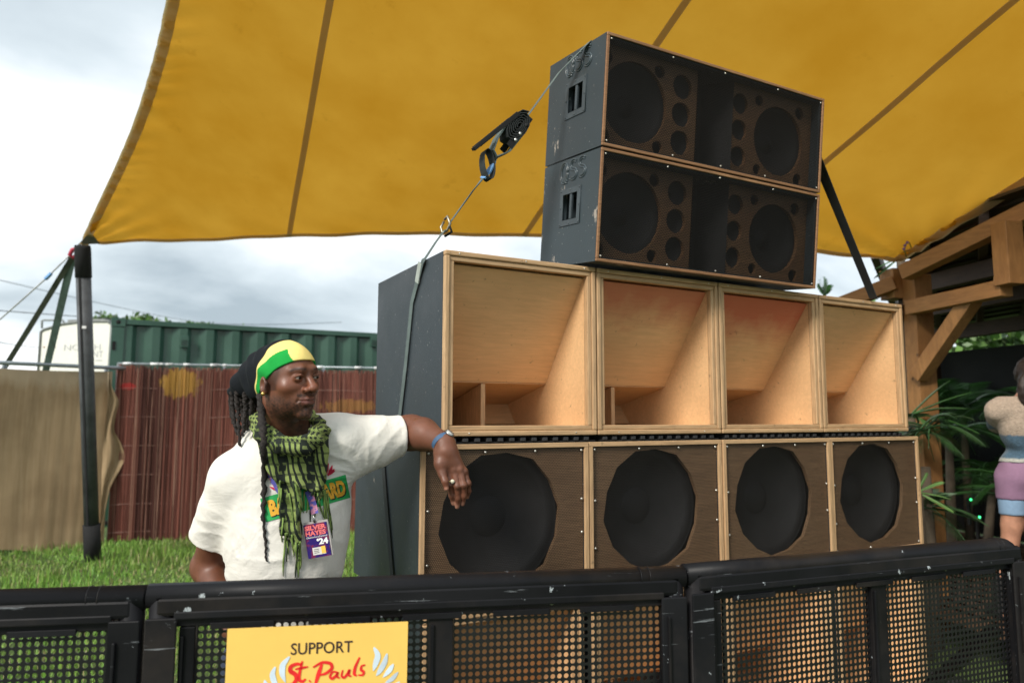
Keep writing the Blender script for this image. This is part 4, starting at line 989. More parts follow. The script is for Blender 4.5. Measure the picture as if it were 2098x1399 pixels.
def head_core(q):
    X = np.abs(q[..., 0]); S = np.stack([X, q[..., 1], q[..., 2]], -1)
    d = ell(q, (0, -.014, .024), (.076, .097, .080))
    d = smin(d, ell(q, (0, .030, -.025), (.062, .060, .078)), .03)
    d = smin(d, ell(S, (.044, .054, -.026), (.022, .020, .017)), .022)
    d = smin(d, ell(q, (0, .022, -.072), (.056, .056, .044)), .025)
    d = smin(d, ell(S, (.050, -.004, -.052), (.016, .026, .032)), .02)
    d = smin(d, ell(q, (0, .072, -.104), (.024, .018, .017)), .02)
    d = smin(d, ell(q, (0, .068, -.066), (.034, .026, .028)), .018)
    return d, S
def headsdf(P):
    q = toh(P); d, S = head_core(q)
    sk = ell(S, (.032, .098, .000), (.020, .016, .013)); d = smax(d, -sk, .014)
    d = smin(d, chain(S, [(0, .086, .020), (.022, .086, .024), (.044, .070, .020)], [.009, .0095, .007], .01), .014)
    # nose
    d = smin(d, cap(q, (0, .084, .012), (0, .108, -.026), .0085, .0125), .010)
    d = smin(d, ell(q, (0, .111, -.031), (.014, .013, .0115)), .007)
    d = smin(d, ell(S, (.0165, .098, -.035), (.0095, .012, .009)), .006)
    d = smax(d, -ell(S, (.0085, .106, -.043), (.0048, .0065, .004)), .003)
    # eyelids around the eyeball
    lid = ell(S, (.032, .0775, .000), (.0150, .0145, .0135)); lid = smax(lid, -ell(S, (.0325, .094, -.0005), (.0118, .02, .0027)), .002)
    d = smin(d, lid, .005)
    d = smin(d, chain(S, [(.019, .089, .0045), (.032, .0935, .0085), (.046, .083, .004)], [.0022, .003, .0022], .003), .003)
    # lips
    d = smin(d, chain(S, [(.0, .0955, -.0610), (.009, .0945, -.0600), (.026, .081, -.0640)], [.0052, .0054, .0025], .006), .005)
    d = smin(d, chain(S, [(.0, .0945, -.0725), (.010, .092, -.0722), (.025, .081, -.0665)], [.0066, .0062, .0025], .006), .005)
    d = smax(d, -chain(S, [(.0, .1035, -.0662), (.012, .1005, -.0662), (.030, .083, -.0650)], [.0018, .0018, .0012], .002), .0025)
    d = smax(d, -cap(q, (0, .109, -.047), (0, .106, -.054), .0028), .004)
    # nasolabial crease and chin crease
    d = smax(d, -chain(S, [(.020, .099, -.036), (.031, .088, -.055), (.034, .080, -.068)], [.0015, .0022, .0012], .003), .007)
    d = smax(d, -cap(S, (0, .0925, -.087), (.013, .0885, -.086), .0022), .007)
    # ears
    R1 = np.array([[.93, .36, 0], [-.36, .93, 0], [0, 0, 1]])
    e = ell(S, (.078, -.008, -.020), (.0085, .018, .027), R1); e = smax(e, -ell(S, (.0875, -.004, -.017), (.0075, .0100, .015), R1), .004)
    e = smin(e, ell(S, (.0795, -.001, -.036), (.006, .008, .009)), .006); e = smin(e, ell(S, (.080, .0075, -.013), (.0042, .004, .006)), .003)
    d = smin(d, e, .006)
    return d
NK0 = HO+HF@np.array([0, -.018, -.075]); NK1 = at(590, 905, 2.10)
SH_R = at(480, 978, 2.07); SH_L = at(698, 902, 2.13)
EL_R = at(428, 1160, 2.17); WR_R = at(478, 1290, 1.98)
EL_L = at(843, 884, 2.245); WR_L = at(911, 908, 2.115)
def armL(P): return chain(P, [SH_L, EL_L], [.060, .049], .02)
def foreL(P):
    m = EL_L+(WR_L-EL_L)*.35+zu*.004
    d = chain(P, [EL_L, m, WR_L], [.047, .0475, .0285], .02)
    return smin(d, ell(P, EL_L+np.array([0, 0, -.01]), (.046, .046, .044)), .03)
def hand(P):
    a = lambda px, py, d=2.10: at(px, py, d)
    # palm block: back of the hand faces the camera
    d = chain(P, [WR_L, a(914, 925, 2.105), a(920, 945, 2.105)], [.0285, .029, .030], .02)
    for (x, y, dd) in ((917, 966, 2.098), (929, 967, 2.096), (941, 967, 2.098), (950, 968, 2.106)):
        d = smin(d, cap(P, a(913+(x-930)*.42, 925, 2.105), a(x, y, dd), .017, .0125), .014)
    d = smin(d, chain(P, [a(901, 930, 2.10), a(903, 950, 2.085), a(906, 972, 2.075)], [.017, .017, .0125], .014), .012)   # thumb base
    fg = [[(916, 962, 2.094), (921.5, 993, 2.082), (925.5, 1015, 2.088), (929, 1031, 2.096)], [(929.5, 962, 2.092), (937, 996, 2.079), (938, 1020, 2.087), (936.5, 1038, 2.096)],
          [(942, 962, 2.095), (950, 994, 2.082), (950.5, 1015, 2.090), (947.5, 1032, 2.10)], [(951, 965, 2.103), (959, 990, 2.098), (960, 1006, 2.105), (957, 1018, 2.113)]]
    rr = [[.0112, .0094, .0083, .0070], [.0112, .0096, .0085, .0070], [.0106, .0092, .0080, .0068], [.0095, .0082, .0072, .0062]]
    F = None
    for f_, r_ in zip(fg, rr):
        e = chain(P, [a(*p) for p in f_], r_, .006)
        for p, rk in ((f_[0], .0122), (f_[1], .0104)): e = smin(e, ell(P, a(p[0], p[1], p[2]-.003), (rk*.9,)*3), .004)
        F = e if F is None else smin(F, e, .0012)
    th = chain(P, [a(906, 968, 2.075), a(912, 986, 2.062), a(914.5, 1000, 2.060)], [.0125, .0100, .0078], .006)
    d = smin(d, F, .006); return smin(d, th, .005)
def armR(P):
    d = chain(P, [SH_R, EL_R, WR_R], [.058, .047, .029], .02); d = smin(d, ell(P, EL_R, (.046,)*3), .02)
    return smin(d, chain(P, [WR_R, WR_R+(-fh*.0+rh*.06-zu*.03), WR_R+rh*.12-zu*.035], [.03, .032, .016], .02), .02)
def neck(P): return smin(cap(P, NK0, NK1, .060, .066), cap(P, at(560, 930, 2.15), at(640, 925, 2.13), .05), .05)
CH = at(592, 1000, 2.135); BE = at(588, 1125, 2.12); PE = at(590, 1290, 2.14)
TY = frame(R_(22))
def tors(P, g=0.0):
    d = ell(P, CH, (.176+g, .118+g, .185+g), TY); d = smin(d, ell(P, BE, (.168+g, .132+g, .20+g), TY), .08)
    d = smin(d, ell(P, PE, (.172+g, .125+g, .15+g), TY), .08)
    d = smin(d, cap(P, SH_R, SH_L, .058+g), .06); d = smin(d, cap(P, at(545, 905, 2.15), at(640, 890, 2.15), .055+g), .05)
    return d
HIP_R = at(540, 1370, 2.16); HIP_L = at(650, 1370, 2.16)
def legs(P):
    d = None
    for hp, off in ((HIP_R, -.05), (HIP_L, .05)):
        hp = hp.copy(); kn = hp+rh*off*.6-fh*.03; kn[2] = .50; an = hp+rh*off; an[2] = .09
        e = chain(P, [hp, kn, an], [.095, .062, .045], .03); d = e if d is None else smin(d, e, .02)
    return smin(d, ell(P, PE-zu*.08, (.168, .125, .13), TY), .06)
HM = snet(lambda P: smin(headsdf(P), cap(P, NK0, NK1, .058, .066), .022), HO-[.15, .15, .24], HO+[.15, .15, .16], .0019)
def arm_all(P): return smin(smin(armL(P), foreL(P), .02), hand(P), .012)
pts_ = np.array([SH_L, EL_L, WR_L, at(957, 1040, 2.07), at(898, 1040, 2.12)])
AM = snet(arm_all, pts_.min(0)-[.02, .055, .02], pts_.max(0)+[.03, .06, .06], .0024)
RM = snet(armR, np.minimum(SH_R, np.minimum(EL_R, WR_R))-.07, np.maximum(SH_R, np.maximum(EL_R, WR_R))+np.array([.16, .16, .05]), .0045)
TM = snet(lambda P: smin(tors(P, -.014), neck(P), .03), CH-[.33, .33, .5], CH+[.33, .33, .33], .008)
V, Q = merge(HM, AM, RM, TM)
# skin colouring: beard, brows, lips, palms and nails are real differences of the skin
q = toh(V); c = np.tile(SKIN, (len(V), 1)); ax_ = np.abs(q[:, 0]); inh = nrm_(q-[0, 0, -.02]) < .16
c *= (1+.13*vn(V, 26, 1)+.08*vn(V, 70, 3))[:, None]
face = inh & (q[:, 1] > -.02)
beard = sm(q[:, 2], -.050, -.078)*sm(q[:, 1], -.02, .02)*inh; must = np.exp(-((q[:, 2]+.050)/.006)**2)*(ax_ < .034)*(q[:, 1] > .07)*inh
jaw = sm(q[:, 2], -.035, -.065)*sm(ax_, .032, .055)*inh*(q[:, 1] > -.01)
b = np.clip(np.maximum(beard*.72, np.maximum(must*.7, jaw*.55))*(.85+.5*vn(V, 330, 5)+.25*vn(V, 90, 6)), 0, .92)
lip = np.exp(-((q[:, 2]+.0665)/.0095)**4)*(ax_ < .026)*(q[:, 1] > .082)*inh
b = b*(1-lip)
c = c*(1-b[:, None])+np.array([.016, .011, .009])*b[:, None]
c = c*(1-.75*lip[:, None])+np.array([.13, .042, .034])*.75*lip[:, None]
brow = np.exp(-((q[:, 2]-.0245-.05*np.clip(ax_-.02, 0, .02)+.6*np.clip(ax_-.042, 0, 1))/.0042)**2)*sm(ax_, .010, .016)*(1-sm(ax_, .050, .056))*(q[:, 1] > .05)*inh
c = c*(1-.75*brow[:, None])+np.array([.014, .009, .008])*.75*brow[:, None]
side_h = sm(-(q[:, 1]-.045-.25*(q[:, 2])), -.004, .012)*sm(ax_, .05, .062)*(q[:, 2] > -.035)*(1-sm(-(q[:, 1]), -.012, .004))*inh
c = c*(1-.6*side_h[:, None])+np.array([.018, .012, .011])*.6*side_h[:, None]
warm = np.exp(-((ax_-.035)**2+(q[:, 2]+.02)**2)/.0006)*(q[:, 1] > .05)*inh; c += warm[:, None]*np.array([.05, .012, .004])
nosew = np.exp(-(ax_**2+(q[:, 1]-.112)**2+(q[:, 2]+.03)**2)/.0005); c += nosew[:, None]*np.array([.05, .014, .006])
for px, py, dd in ((929.5, 1030, 2.095), (937, 1036, 2.096), (946.5, 1030, 2.10), (955, 1018, 2.114), (914.5, 1001, 2.060)):
    w_ = np.exp(-(nrm_(V-at(px, py+1, dd-.006))/.0075)**4)[:, None]; c = c*(1-w_*.9)+np.array([.45, .22, .15])*w_*.9
for px, py, dd in ((923, 995, 2.068), (937.5, 999, 2.064), (949, 997, 2.068), (918, 966, 2.085), (930, 966, 2.085), (942, 966, 2.09)):
    w_ = np.exp(-(nrm_(V-at(px, py, dd))/.008)**2)[:, None]; c = c*(1-w_*.35)
m_skin = vcol('skin', .46, .25, 340, .0008, sss=.08, mulvar=.12)
body = np_obj('body', V, Q, m_skin, man, True, np.clip(c, 0, 1))
m_eye = plain('eye_white', (.30, .25, .21), .25, var=.02, bump=0); m_iris = plain('iris', (.012, .006, .004), .08, bump=0)
for s in (-1, 1):
    ec = HO+HF@np.array([s*.032, .0775, 0]); mb = MB(); n_ = 16
    P_ = np.array([[ec+.0128*np.array([math.sin(a)*math.cos(b_), math.sin(a)*math.sin(b_), math.cos(a)]) for b_ in np.linspace(0, 2*math.pi, 20)] for a in np.linspace(.001, math.pi-.001, 12)])
    ey = mb.sheet(P_).build('eye', m_eye, man, world=True)
    gz = HF@np.array([s*.05-.22, .95, .03]); gz /= np.linalg.norm(gz); a1 = np.cross(gz, zu); a1 /= np.linalg.norm(a1); a2 = np.cross(a1, gz)
    P_ = np.array([[ec+.01305*(gz*math.cos(t_)+(a1*math.cos(b_)+a2*math.sin(b_))*math.sin(t_)) for b_ in np.linspace(0, 2*math.pi, 18)] for t_ in np.linspace(.001, .50, 5)])
    o = MB().sheet(P_).build('iris', m_iris, ey); o.parent = ey; o.matrix_parent_inverse = pmat(ey).inverted()

# ---------------------------------------------------------------- trousers and shoes
tV, tQ = snet(lambda P: legs(P)-.014-.004*vn(P, 22, 2), PE+[-.36, -.36, -1.0], PE+[.36, .36, .12], .012)
np_obj('trousers', tV, tQ, plain('dark_blue_denim', (.03, .04, .07), .9, scale=8), man)
for hp, off in ((HIP_R, -.05), (HIP_L, .05)):
    fo = hp+rh*off; fo[2] = .05
    sV, sQ = snet(lambda P: smin(cap(P, fo-TY[:, 1]*.03, fo+TY[:, 1]*.14, .045, .036), cap(P, fo, fo+zu*.05, .042), .03), fo-[.25, .25, .06], fo+[.25, .25, .12], .008)
    np_obj('shoe', sV, sQ, m_black, man)

# ---------------------------------------------------------------- T-shirt
SLR = at(433, 1103, 2.115); SLL = at(822, 888, 2.215)
def shirt(P):
    d = tors(P, .006)
    d = smin(d, chain(P, [SH_R, SH_R+(SLR-SH_R)*.5, SLR+(SLR-SH_R)*.25], [.062, .063, .067], .02), .035)
    d = smin(d, chain(P, [SH_L, SLL+(SH_L-SLL)*.5-zu*.006, SLL-zu*.006+(SLL-SH_L)*.25], [.074, .068, .0640], .02), .05)
    d = smin(d, cap(P, at(690, 960, 2.13), at(765, 925, 2.17), .045, .040), .06)
    d = smin(d, cap(P, at(490, 1000, 2.10), at(502, 1050, 2.12), .045, .045), .04)
    v_ = vn(P, 6, 1)
    # folds: radiating from both armpits, and sag folds at the waist
    for (ap, n_, amp, rad) in ((at(476, 1070, 2.0), 9, .0020, .14), (at(730, 990, 2.05), 13, .0028, .20)):
        v = P-ap.astype(np.float32); x = v@rh.astype(np.float32); z = v[..., 2]; an = np.arctan2(z, x); r_ = np.sqrt(x*x+z*z)
        w_ = np.exp(-((r_-.07)/rad)**2)*sm(r_, .01, .05); d = d-amp*w_*(1-np.sqrt(np.abs(np.sin(an*n_/2+9*r_+4.6*vn(P, 7, 4)+2.4*vn(P, 15, 1))))-.3)*1.6*np.clip(.55+.6*vn(P, 9, 3), 0, 1.2)
    z = P[..., 2]; xw = (P-CH.astype(np.float32))@rh.astype(np.float32)
    wst = np.exp(-((z-(BE[2]-.01))/.14)**2); d = d-.0052*wst*(1-np.sqrt(np.abs(np.sin(z*30+xw*11+2.8*vn(P, 5, 2)+1.1*vn(P, 13, 5))))-.3)*np.clip(.6+.6*vn(P, 8, 8), 0, 1.2)
    d = d-.0022*vn(P, 15, 7)-.0010*vn(P, 38, 9)
    # sleeve mouths and cuts
    for a_, b_, r1, r2 in ((SH_R, SLR, .048, .060), (SH_L, SLL-zu*.006, .042, .056)):
        ax = (b_-a_)/np.linalg.norm(b_-a_); t_ = (P-b_.astype(np.float32))@ax.astype(np.float32)
        ax = ax.astype(np.float32)
        q_ = P-b_.astype(np.float32)-t_[..., None]*ax; rad = nrm_(q_)
        near = rad-.12
        d = np.maximum(d, -np.maximum(-t_, near))      # end plane
        d = np.maximum(d, -np.maximum(rad-r1-.006, -t_-.035))
        hem = np.exp(-((t_+.018)/.0012)**2)*.0012*(rad < .1); d = d+hem
    d = np.maximum(d, BE[2]-.235-z)
    d = np.maximum(d, -cap(P, NK0, NK1+zu*.01, .064, .068))
    return d
allp = np.array([SH_R, SLR, SLL, SH_L, BE-[0, 0, .24], CH+rh*.2, CH-rh*.2, CH+fh*.16, CH-fh*.16])
sV, sQ = snet(shirt, allp.min(0)-.085, allp.max(0)+.09, .0042)
tsh = NT('cream_cotton'); n1 = tsh.noise(5, 4)
tsh.base(tsh.mix(tsh.ramp(n1, [(.3, 0.), (.7, 1.)]), (.76, .72, .64), (.80, .77, .70))); tsh.set(Roughness=.9); tsh.b.inputs['Sheen Weight'].default_value = .2
_b = tsh.bump(tsh.noise(5.5, 4, .5, tsh.co((1, 1, 1.4)), 2.2), .24, .030); _c = tsh.bump(tsh.noise(16, 3, .5, tsh.co((1, 1, .6)), 1.5), .35, .008, _b); tsh.bump(tsh.noise(420, 2), .3, .0008, _c)
shirt_o = np_obj('t_shirt', sV, sQ, tsh.m, man)
bvh = BVHTree.FromPolygons([tuple(v) for v in sV], [tuple(int(i) for i in q_) for q_ in sQ])
def hit(px, py, off=.0015):
    d = ray(px, py); dn = Vector(d).normalized(); h, nn, i, t = bvh.ray_cast(Vector(CAM), dn)
    if h is None: return at(px, py, 2.02)
    return np.array(h)-np.array(dn)*off
def print_on(name, Vst, Fs, quad, mat, off=.0015, maxe=.03):
    """flat print: (s,t) in 0..1 laid in the picture-side quad on the shirt front"""
    mb = bpy.data.meshes.new(name); import bmesh as bm_
    B = bm_.new(); vs = [B.verts.new((a, b, 0)) for a, b in Vst]
    for f_ in Fs:
        try: B.faces.new([vs[i] for i in f_])
        except Exception: pass
    bm_.ops.triangulate(B, faces=B.faces[:])
    for _ in range(4):
        es = [e for e in B.edges if e.calc_length() > maxe]
        if not es: break
        bm_.ops.subdivide_edges(B, edges=es, cuts=1, use_grid_fill=False); bm_.ops.triangulate(B, faces=B.faces[:])
    (a, b, c_, d_) = [np.array(p, float) for p in quad]   # TL TR BR BL
    for v in B.verts:
        s, t = v.co.x, v.co.y; p = (a*(1-s)+b*s)*t+(d_*(1-s)+c_*s)*(1-t); v.co = hit(p[0], p[1], off)
    B.to_mesh(mb); B.free(); mb.materials.append(mat); o = bpy.data.objects.new(name, mb); COL.objects.link(o); fin(o, man, 0, True); return o
def grid2(n, m): 
    V = [(i/n, j/m) for i in range(n+1) for j in range(m+1)]; return V, [(i*(m+1)+j, (i+1)*(m+1)+j, (i+1)*(m+1)+j+1, i*(m+1)+j+1) for i in range(n) for j in range(m)]
m_pg = plain('green_print', (.02, .36, .09), .7, bump=0, var=.08); m_py = plain('yellow_print', (.80, .42, .03), .7, bump=0, var=.1); m_pk = plain('black_print', (.02, .02, .02), .8, bump=0); m_prd = plain('red_print', (.55, .02, .06), .7, bump=0)
quad = [(533, 1021), (708, 972), (718, 1019), (545, 1069)]
V_, F_ = grid2(44, 12); print_on('green_print', V_, F_, quad, m_pg, .0022, 1)
def word(s, s0, s1, t0=.16, t1=.84):
    V, Fs = text_pts(s, .055); V = V/V.max(0); 
    Vs = [(s0+(s1-s0)*a+.010, t0+(t1-t0)*b-.05) for a, b in V]; print_on('black_print', Vs, Fs, quad, m_pk, .0030)
    Vs = [(s0+(s1-s0)*a, t0+(t1-t0)*b) for a, b in V]; print_on('lettering', Vs, Fs, quad, m_py, .0038)
word('BA', .07, .27); word('ARD', .70, .965)
def feather(cx, cy, ang, ln, w, curve):
    n = 10; L1 = []; 
    for i in range(n+1):
        t = i/n; a = R_(ang+curve*t); x = cx+ln*t*math.cos(R_(ang+curve*t*.5)); y = cy-ln*t*math.sin(R_(ang+curve*t*.5)); ww = w*math.sin(math.pi*(.12+.85*t))**.8/2; L1.append(((x-ww*math.sin(a), y-ww*math.cos(a)), (x+ww*math.sin(a), y+ww*math.cos(a))))
    Vs = [p for pr_ in L1 for p in pr_]; return Vs, [(2*i, 2*i+1, 2*i+3, 2*i+2) for i in range(n)]
def pxprint(name, Vs, Fs, mat, off=.0022):
    mb = MB(); mb.add([hit(x, y, off) for x, y in Vs], Fs); return mb.build(name, mat, man, world=True)
for (x, y, a, l, w_, cv) in ((668, 972, 82, 24, 6, -10), (672, 974, 58, 23, 6, 20), (673, 972, 30, 17, 6, 30), (672, 970, 12, 16, 5, 25)): pxprint('wing_print', *feather(x, y, a, l, w_, cv), m_prd)
for (x, y, a, l, w_, cv) in ((573, 1000, 160, 20, 5, -35), (575, 996, 148, 22, 5, -30), (573, 1004, 172, 22, 5, -25), (576, 990, 130, 20, 5, -15)): pxprint('wing_print', *feather(x, y, a, l, w_, cv), m_prd)

# ---------------------------------------------------------------- headwrap
def wrap(P):
    q = toh(P); d, S = head_core(q)
    up_ = ell(q, (0, -.014, .024), (.080, .102, .085)); d = smin(d-.004, up_, .008)
    bag = ell(q, (0, -.112, .006), (.060, .074, .060)); bag = smin(bag, ell(q, (.0, -.176, -.018), (.048, .056, .036)), .05); bag = smin(bag, ell(q, (.0, -.214, -.040), (.034, .026, .012)), .03); bag = smin(bag, ell(q, (0, -.085, -.03), (.06, .045, .04)), .03)
    d = smin(d, bag, .05)
    d = d-.0022*np.sin(q[..., 1]*90+q[..., 2]*70+q[..., 0]*25+2*vn(q, 18, 3))*sm(-q[..., 1], -.06, .0)-.0016*vn(q, 40, 2)-.004*vn(q, 22, 5)*sm(-q[..., 1], .07, .12)
    # lower edge: brow in front, over the ear, to the nape behind
    y = q[..., 1]; zc = np.interp(y, [-.24, -.10, -.045, -.02, .03, .075, .10], [-.052, -.060, -.046, -.022, .022, .049, .055]).astype(np.float32)
    d = np.maximum(d, zc-q[..., 2])
    return np.maximum(d, -(head_core(q)[0]+.004))
wV, wQ = snet(wrap, HO-[.25, .25, .13], HO+[.25, .25, .14], .0022)
q = toh(wV); c = np.tile(np.array([.90, .72, .24]), (len(wV), 1))
zlow = np.interp(q[:, 1], [-.24, -.10, -.045, -.02, .03, .075, .10], [-.052, -.060, -.046, -.022, .022, .049, .055])
blk = sm(-(q[:, 1]+.040-.42*(q[:, 2]-.0)), 0, .003)
dd_ = q[:, 2]-zlow
grn = (np.abs(q[:, 0]) > .02) & (dd_ < .052) & (dd_ > -.02) & (q[:, 1]+.55*dd_ < .074) & (q[:, 1]-.42*q[:, 2] > -.036)
gs = grn.astype(float)
c = c*(1-gs[:, None])+np.array([.012, .34, .055])*gs[:, None]; c = c*(1-blk[:, None])+np.array([.006, .008, .011])*blk[:, None]
hw = np_obj('headwrap', wV, wQ, vcol('headwrap_cotton', .9, .35, 260, .0008, spec=.25), man, True, c)
# ---------------------------------------------------------------- scarf
A_ = lambda *p: at(*p)
ringp = [A_(585, 846, 2.20), A_(545, 848, 2.15), A_(530, 862, 2.07), A_(543, 888, 2.00), A_(575, 912, 1.965), A_(612, 918, 1.955), A_(641, 902, 1.97), A_(656, 882, 2.03), A_(650, 866, 2.12), A_(620, 846, 2.19), A_(585, 846, 2.20)]
ringr = [.026, .026, .025, .025, .024, .024, .024, .022, .022, .024, .026]
OX = HO@rh
def polysd(P, pts, d=2.0):
    """signed distance of (lateral, height) to a polygon laid out at distance d"""
    pp_ = np.array([[at(x, y, d)@rh, at(x, y, d)[2]] for x, y in pts]); x = P@rh.astype(np.float32); z = P[..., 2]
    D = None; ins = np.zeros(x.shape, bool); n = len(pp_)
    for i in range(n):
        a, b = pp_[i], pp_[(i+1) % n]; e = b-a; wx, wz = x-a[0], z-a[1]; t = np.clip((wx*e[0]+wz*e[1])/(e@e), 0, 1); dd = (wx-e[0]*t)**2+(wz-e[1]*t)**2
        D = dd if D is None else np.minimum(D, dd)
        c = ((a[1] > z) != (b[1] > z)) & (x < (b[0]-a[0])*(z-a[1])/(b[1]-a[1]+1e-12)+a[0]); ins ^= c
    D = np.sqrt(D); return np.where(ins, -D, D)
bib = [(528, 880), (560, 905), (612, 915), (645, 885), (664, 880), (668, 930), (662, 985), (656, 1005), (636, 1011), (622, 1000), (607, 1010), (598, 990), (572, 985), (552, 962), (534, 928)]
tail = [(560, 955), (612, 985), (620, 1030), (617, 1075), (622, 1100), (612, 1135), (603, 1110), (592, 1095), (582, 1093), (579, 1050), (574, 1010)]
tail2 = [(640, 985), (656, 985), (655, 1015), (650, 1030), (643, 1020)]
def scarf(P):
    d = chain(P, ringp, ringr, .012)
    x = (P@rh.astype(np.float32)-np.float32(OX)); z = P[..., 2]-np.float32(HO[2])
    base = smin(tors(P, .012), neck(P)-.008, .04)
    fold = .0045*np.sin(x*115+9*z+1.8*vn(P, 14, 2))+.003*vn(P, 30, 4)+.002*np.sin(z*150+x*40+2*vn(P, 12, 6))
    frt = (P-HO.astype(np.float32))@fh.astype(np.float32)
    b1 = smax(np.abs(base-.022-fold)-.009, polysd(P, bib), .010)
    b2 = smax(np.abs(base-.012-fold*1.3)-.009, polysd(P, tail), .008)
    b3 = smax(np.abs(base-.010-fold)-.006, polysd(P, tail2), .006)
    b = np.maximum(smin(smin(b1, b2, .008), b3, .006), frt-.11)
    # folds run round the neck roll
    ang = np.arctan2(frt, x); d = d-.0042*np.sin(z*170+3*ang+2.0*vn(P, 16, 1))-.003*vn(P, 34, 8)
    return smin(d, b, .012)
bb_ = ringp+[A_(575, 1140, 1.95), A_(690, 1060, 1.90), A_(560, 1000, 2.0)]; lo = np.min(bb_, 0)-.05; hi = np.max(bb_, 0)+.05
cV, cQ = snet(scarf, lo, hi, .0030)
t = NT('scarf_cotton'); tc_ = t.n('ShaderNodeTexCoord').outputs['Object']
uu = t.n('ShaderNodeVectorMath', {0: tc_, 1: tuple(rh)}, operation='DOT_PRODUCT').outputs['Value']; zz = t.n('ShaderNodeSeparateXYZ', {0: tc_}).outputs[2]
wv = t.math('MULTIPLY', t.math('SUBTRACT', t.noise(11, 3, .5, t.co(rnd=False)), .5), .035); wv2 = t.math('MULTIPLY', t.math('SUBTRACT', t.noise(9, 3, .5, t.co((1, 1.3, .9), rnd=False)), .5), .035)
u1 = t.math('ADD', t.math('SUBTRACT', uu, float(OX)), wv); z1 = t.math('ADD', t.math('SUBTRACT', zz, float(HO[2])), wv2)
def stripe(v, p, duty): return t.math('LESS_THAN', t.math('FRACT', t.math('ADD', t.math('DIVIDE', v, p), 20.0)), duty)
s1, s2 = stripe(u1, .0125, .5), stripe(z1, .0125, .5)
chk = t.math('MULTIPLY', s1, s2)                                   # little blocks
thin = t.math('MULTIPLY', stripe(t.math('ADD', u1, z1), .0062, .4), t.math('MAXIMUM', s1, s2))
hound = t.math('MAXIMUM', chk, t.math('MULTIPLY', thin, .8))
band = stripe(t.math('ADD', u1, .007), .070, .26)                   # wide dark warp bands
bline = t.math('MULTIPLY', band, t.math('SUBTRACT', 1.0, t.math('MULTIPLY', stripe(z1, .024, .30), .55)))
lowz = t.math('LESS_THAN', z1, -.175); stl = t.math('MULTIPLY', lowz, t.math('MAXIMUM', stripe(t.math('ADD', u1, t.math('MULTIPLY', z1, .25)), .016, .42), t.math('MULTIPLY', stripe(z1, .03, .2), .6)))
hi_ = t.math('MULTIPLY', t.math('SUBTRACT', 1.0, lowz), hound)
f_ = t.math('MAXIMUM', t.math('MAXIMUM', hi_, bline), stl)
g_ = t.mix(t.ramp(t.noise(12, 4), [(.3, 0.), (.7, 1.)]), (.15, .21, .05), (.29, .35, .11))
t.base(t.mix(f_, g_, (.012, .018, .012))); t.set(Roughness=.95); t.bump(t.noise(330, 3), .7, .0015)
m_scarf = t.m
np_obj('scarf', cV, cQ, m_scarf, man)
bvs = BVHTree.FromPolygons([tuple(v) for v in np.vstack([sV, cV])], [tuple(int(i) for i in q_) for q_ in np.vstack([sQ, cQ+len(sV)])])
def hit2(px, py, off=.004):
    d = ray(px, py); dn = Vector(d).normalized(); h, nn, i, t_ = bvs.ray_cast(Vector(CAM), dn)
    return (np.array(h) if h else at(px, py, 2.0))-np.array(dn)*off
m_fr = plain('fringe_green', (.17, .25, .06), .9, var=.5, scale=40); m_frd = plain('fringe_dark', (.02, .035, .015), .9)
rf = random.Random(3); fringe = [((585, 1092), (580, 1180)), ((588, 1092), (590, 1135)), ((594, 1095), (586, 1150)), ((598, 1095), (601, 1140)), ((606, 1110), (610, 1182)), ((609, 1115), (606, 1183)), ((612, 1115), (613, 1180)), ((615, 1110), (616, 1165)), ((600, 985), (612, 1060)), ((604, 990), (622, 1050)), ((606, 1000), (618, 1070)), ((640, 1008), (634, 1070)), ((644, 1008), (646, 1060)), ((650, 1008), (662, 1060)), ((656, 1006), (640, 1050)), ((662, 1004), (668, 1075)), ((666, 1002), (678, 1090)), ((668, 1000), (682, 1102)), ((670, 1000), (680, 1085)), ((664, 1005), (672, 1095)), ((636, 1010), (636, 1050)), ((576, 1000), (574, 1040)), ((574, 985), (570, 1030)), ((612, 1020), (606, 1075)), ((580, 1060), (577, 1110)), ((592, 1010), (603, 1075)), ((610, 1040), (620, 1095)), ((624, 1004), (622, 1045)), ((632, 1010), (628, 1050))]
for k, (a, b) in enumerate(fringe):
    pts = []; ph_ = rf.uniform(0, 6)
    for i in range(7):
        s_ = i/6; pts.append(hit2(a[0]+(b[0]-a[0])*s_+1.6*math.sin(ph_+s_*5)*s_, a[1]+(b[1]-a[1])*s_, .004+.002*math.sin(k)))
    MB().tube(pts, [.0030, .0026, .0024, .0022, .0026, .0020, .0012], 6).build('tassel', m_frd if k % 3 == 2 else m_fr, man, world=True)
# ---------------------------------------------------------------- dreadlocks
m_dr = plain('dreadlock_hair', (.018, .013, .011), .8, var=.5, scale=60, bump=1.0, bscale=240, bd=.003)
def dread(pts, r0_, r1_, seed):
    rs = np.random.RandomState(seed); pts = np.array(pts); n = 70; tt = np.linspace(0, len(pts)-1, n); P_ = np.stack([np.interp(tt, range(len(pts)), pts[:, i]) for i in range(3)], 1)
    for _ in range(6): P_[1:-1] = (P_[:-2]+2*P_[1:-1]+P_[2:])/4
    mb = MB(); L_ = len(pts)
    for s in (0, 1):   # two twisted strands
        ph = tt/(L_-1)*rs.uniform(70, 80)*np.linalg.norm(pts[-1]-pts[0])/.3+s*math.pi+rs.uniform(0, 2); rr = np.linspace(r0_, r1_, n)*(1+.25*rs.uniform(-1, 1, n)+.12*np.sin(tt*9+seed))
        Q_ = P_+(np.cos(ph)[:, None]*rh+np.sin(ph)[:, None]*fh)*(rr*.32)[:, None]; mb.tube(Q_, rr*.74, 8)
    return mb.build('dreadlock', m_dr, man, world=True)
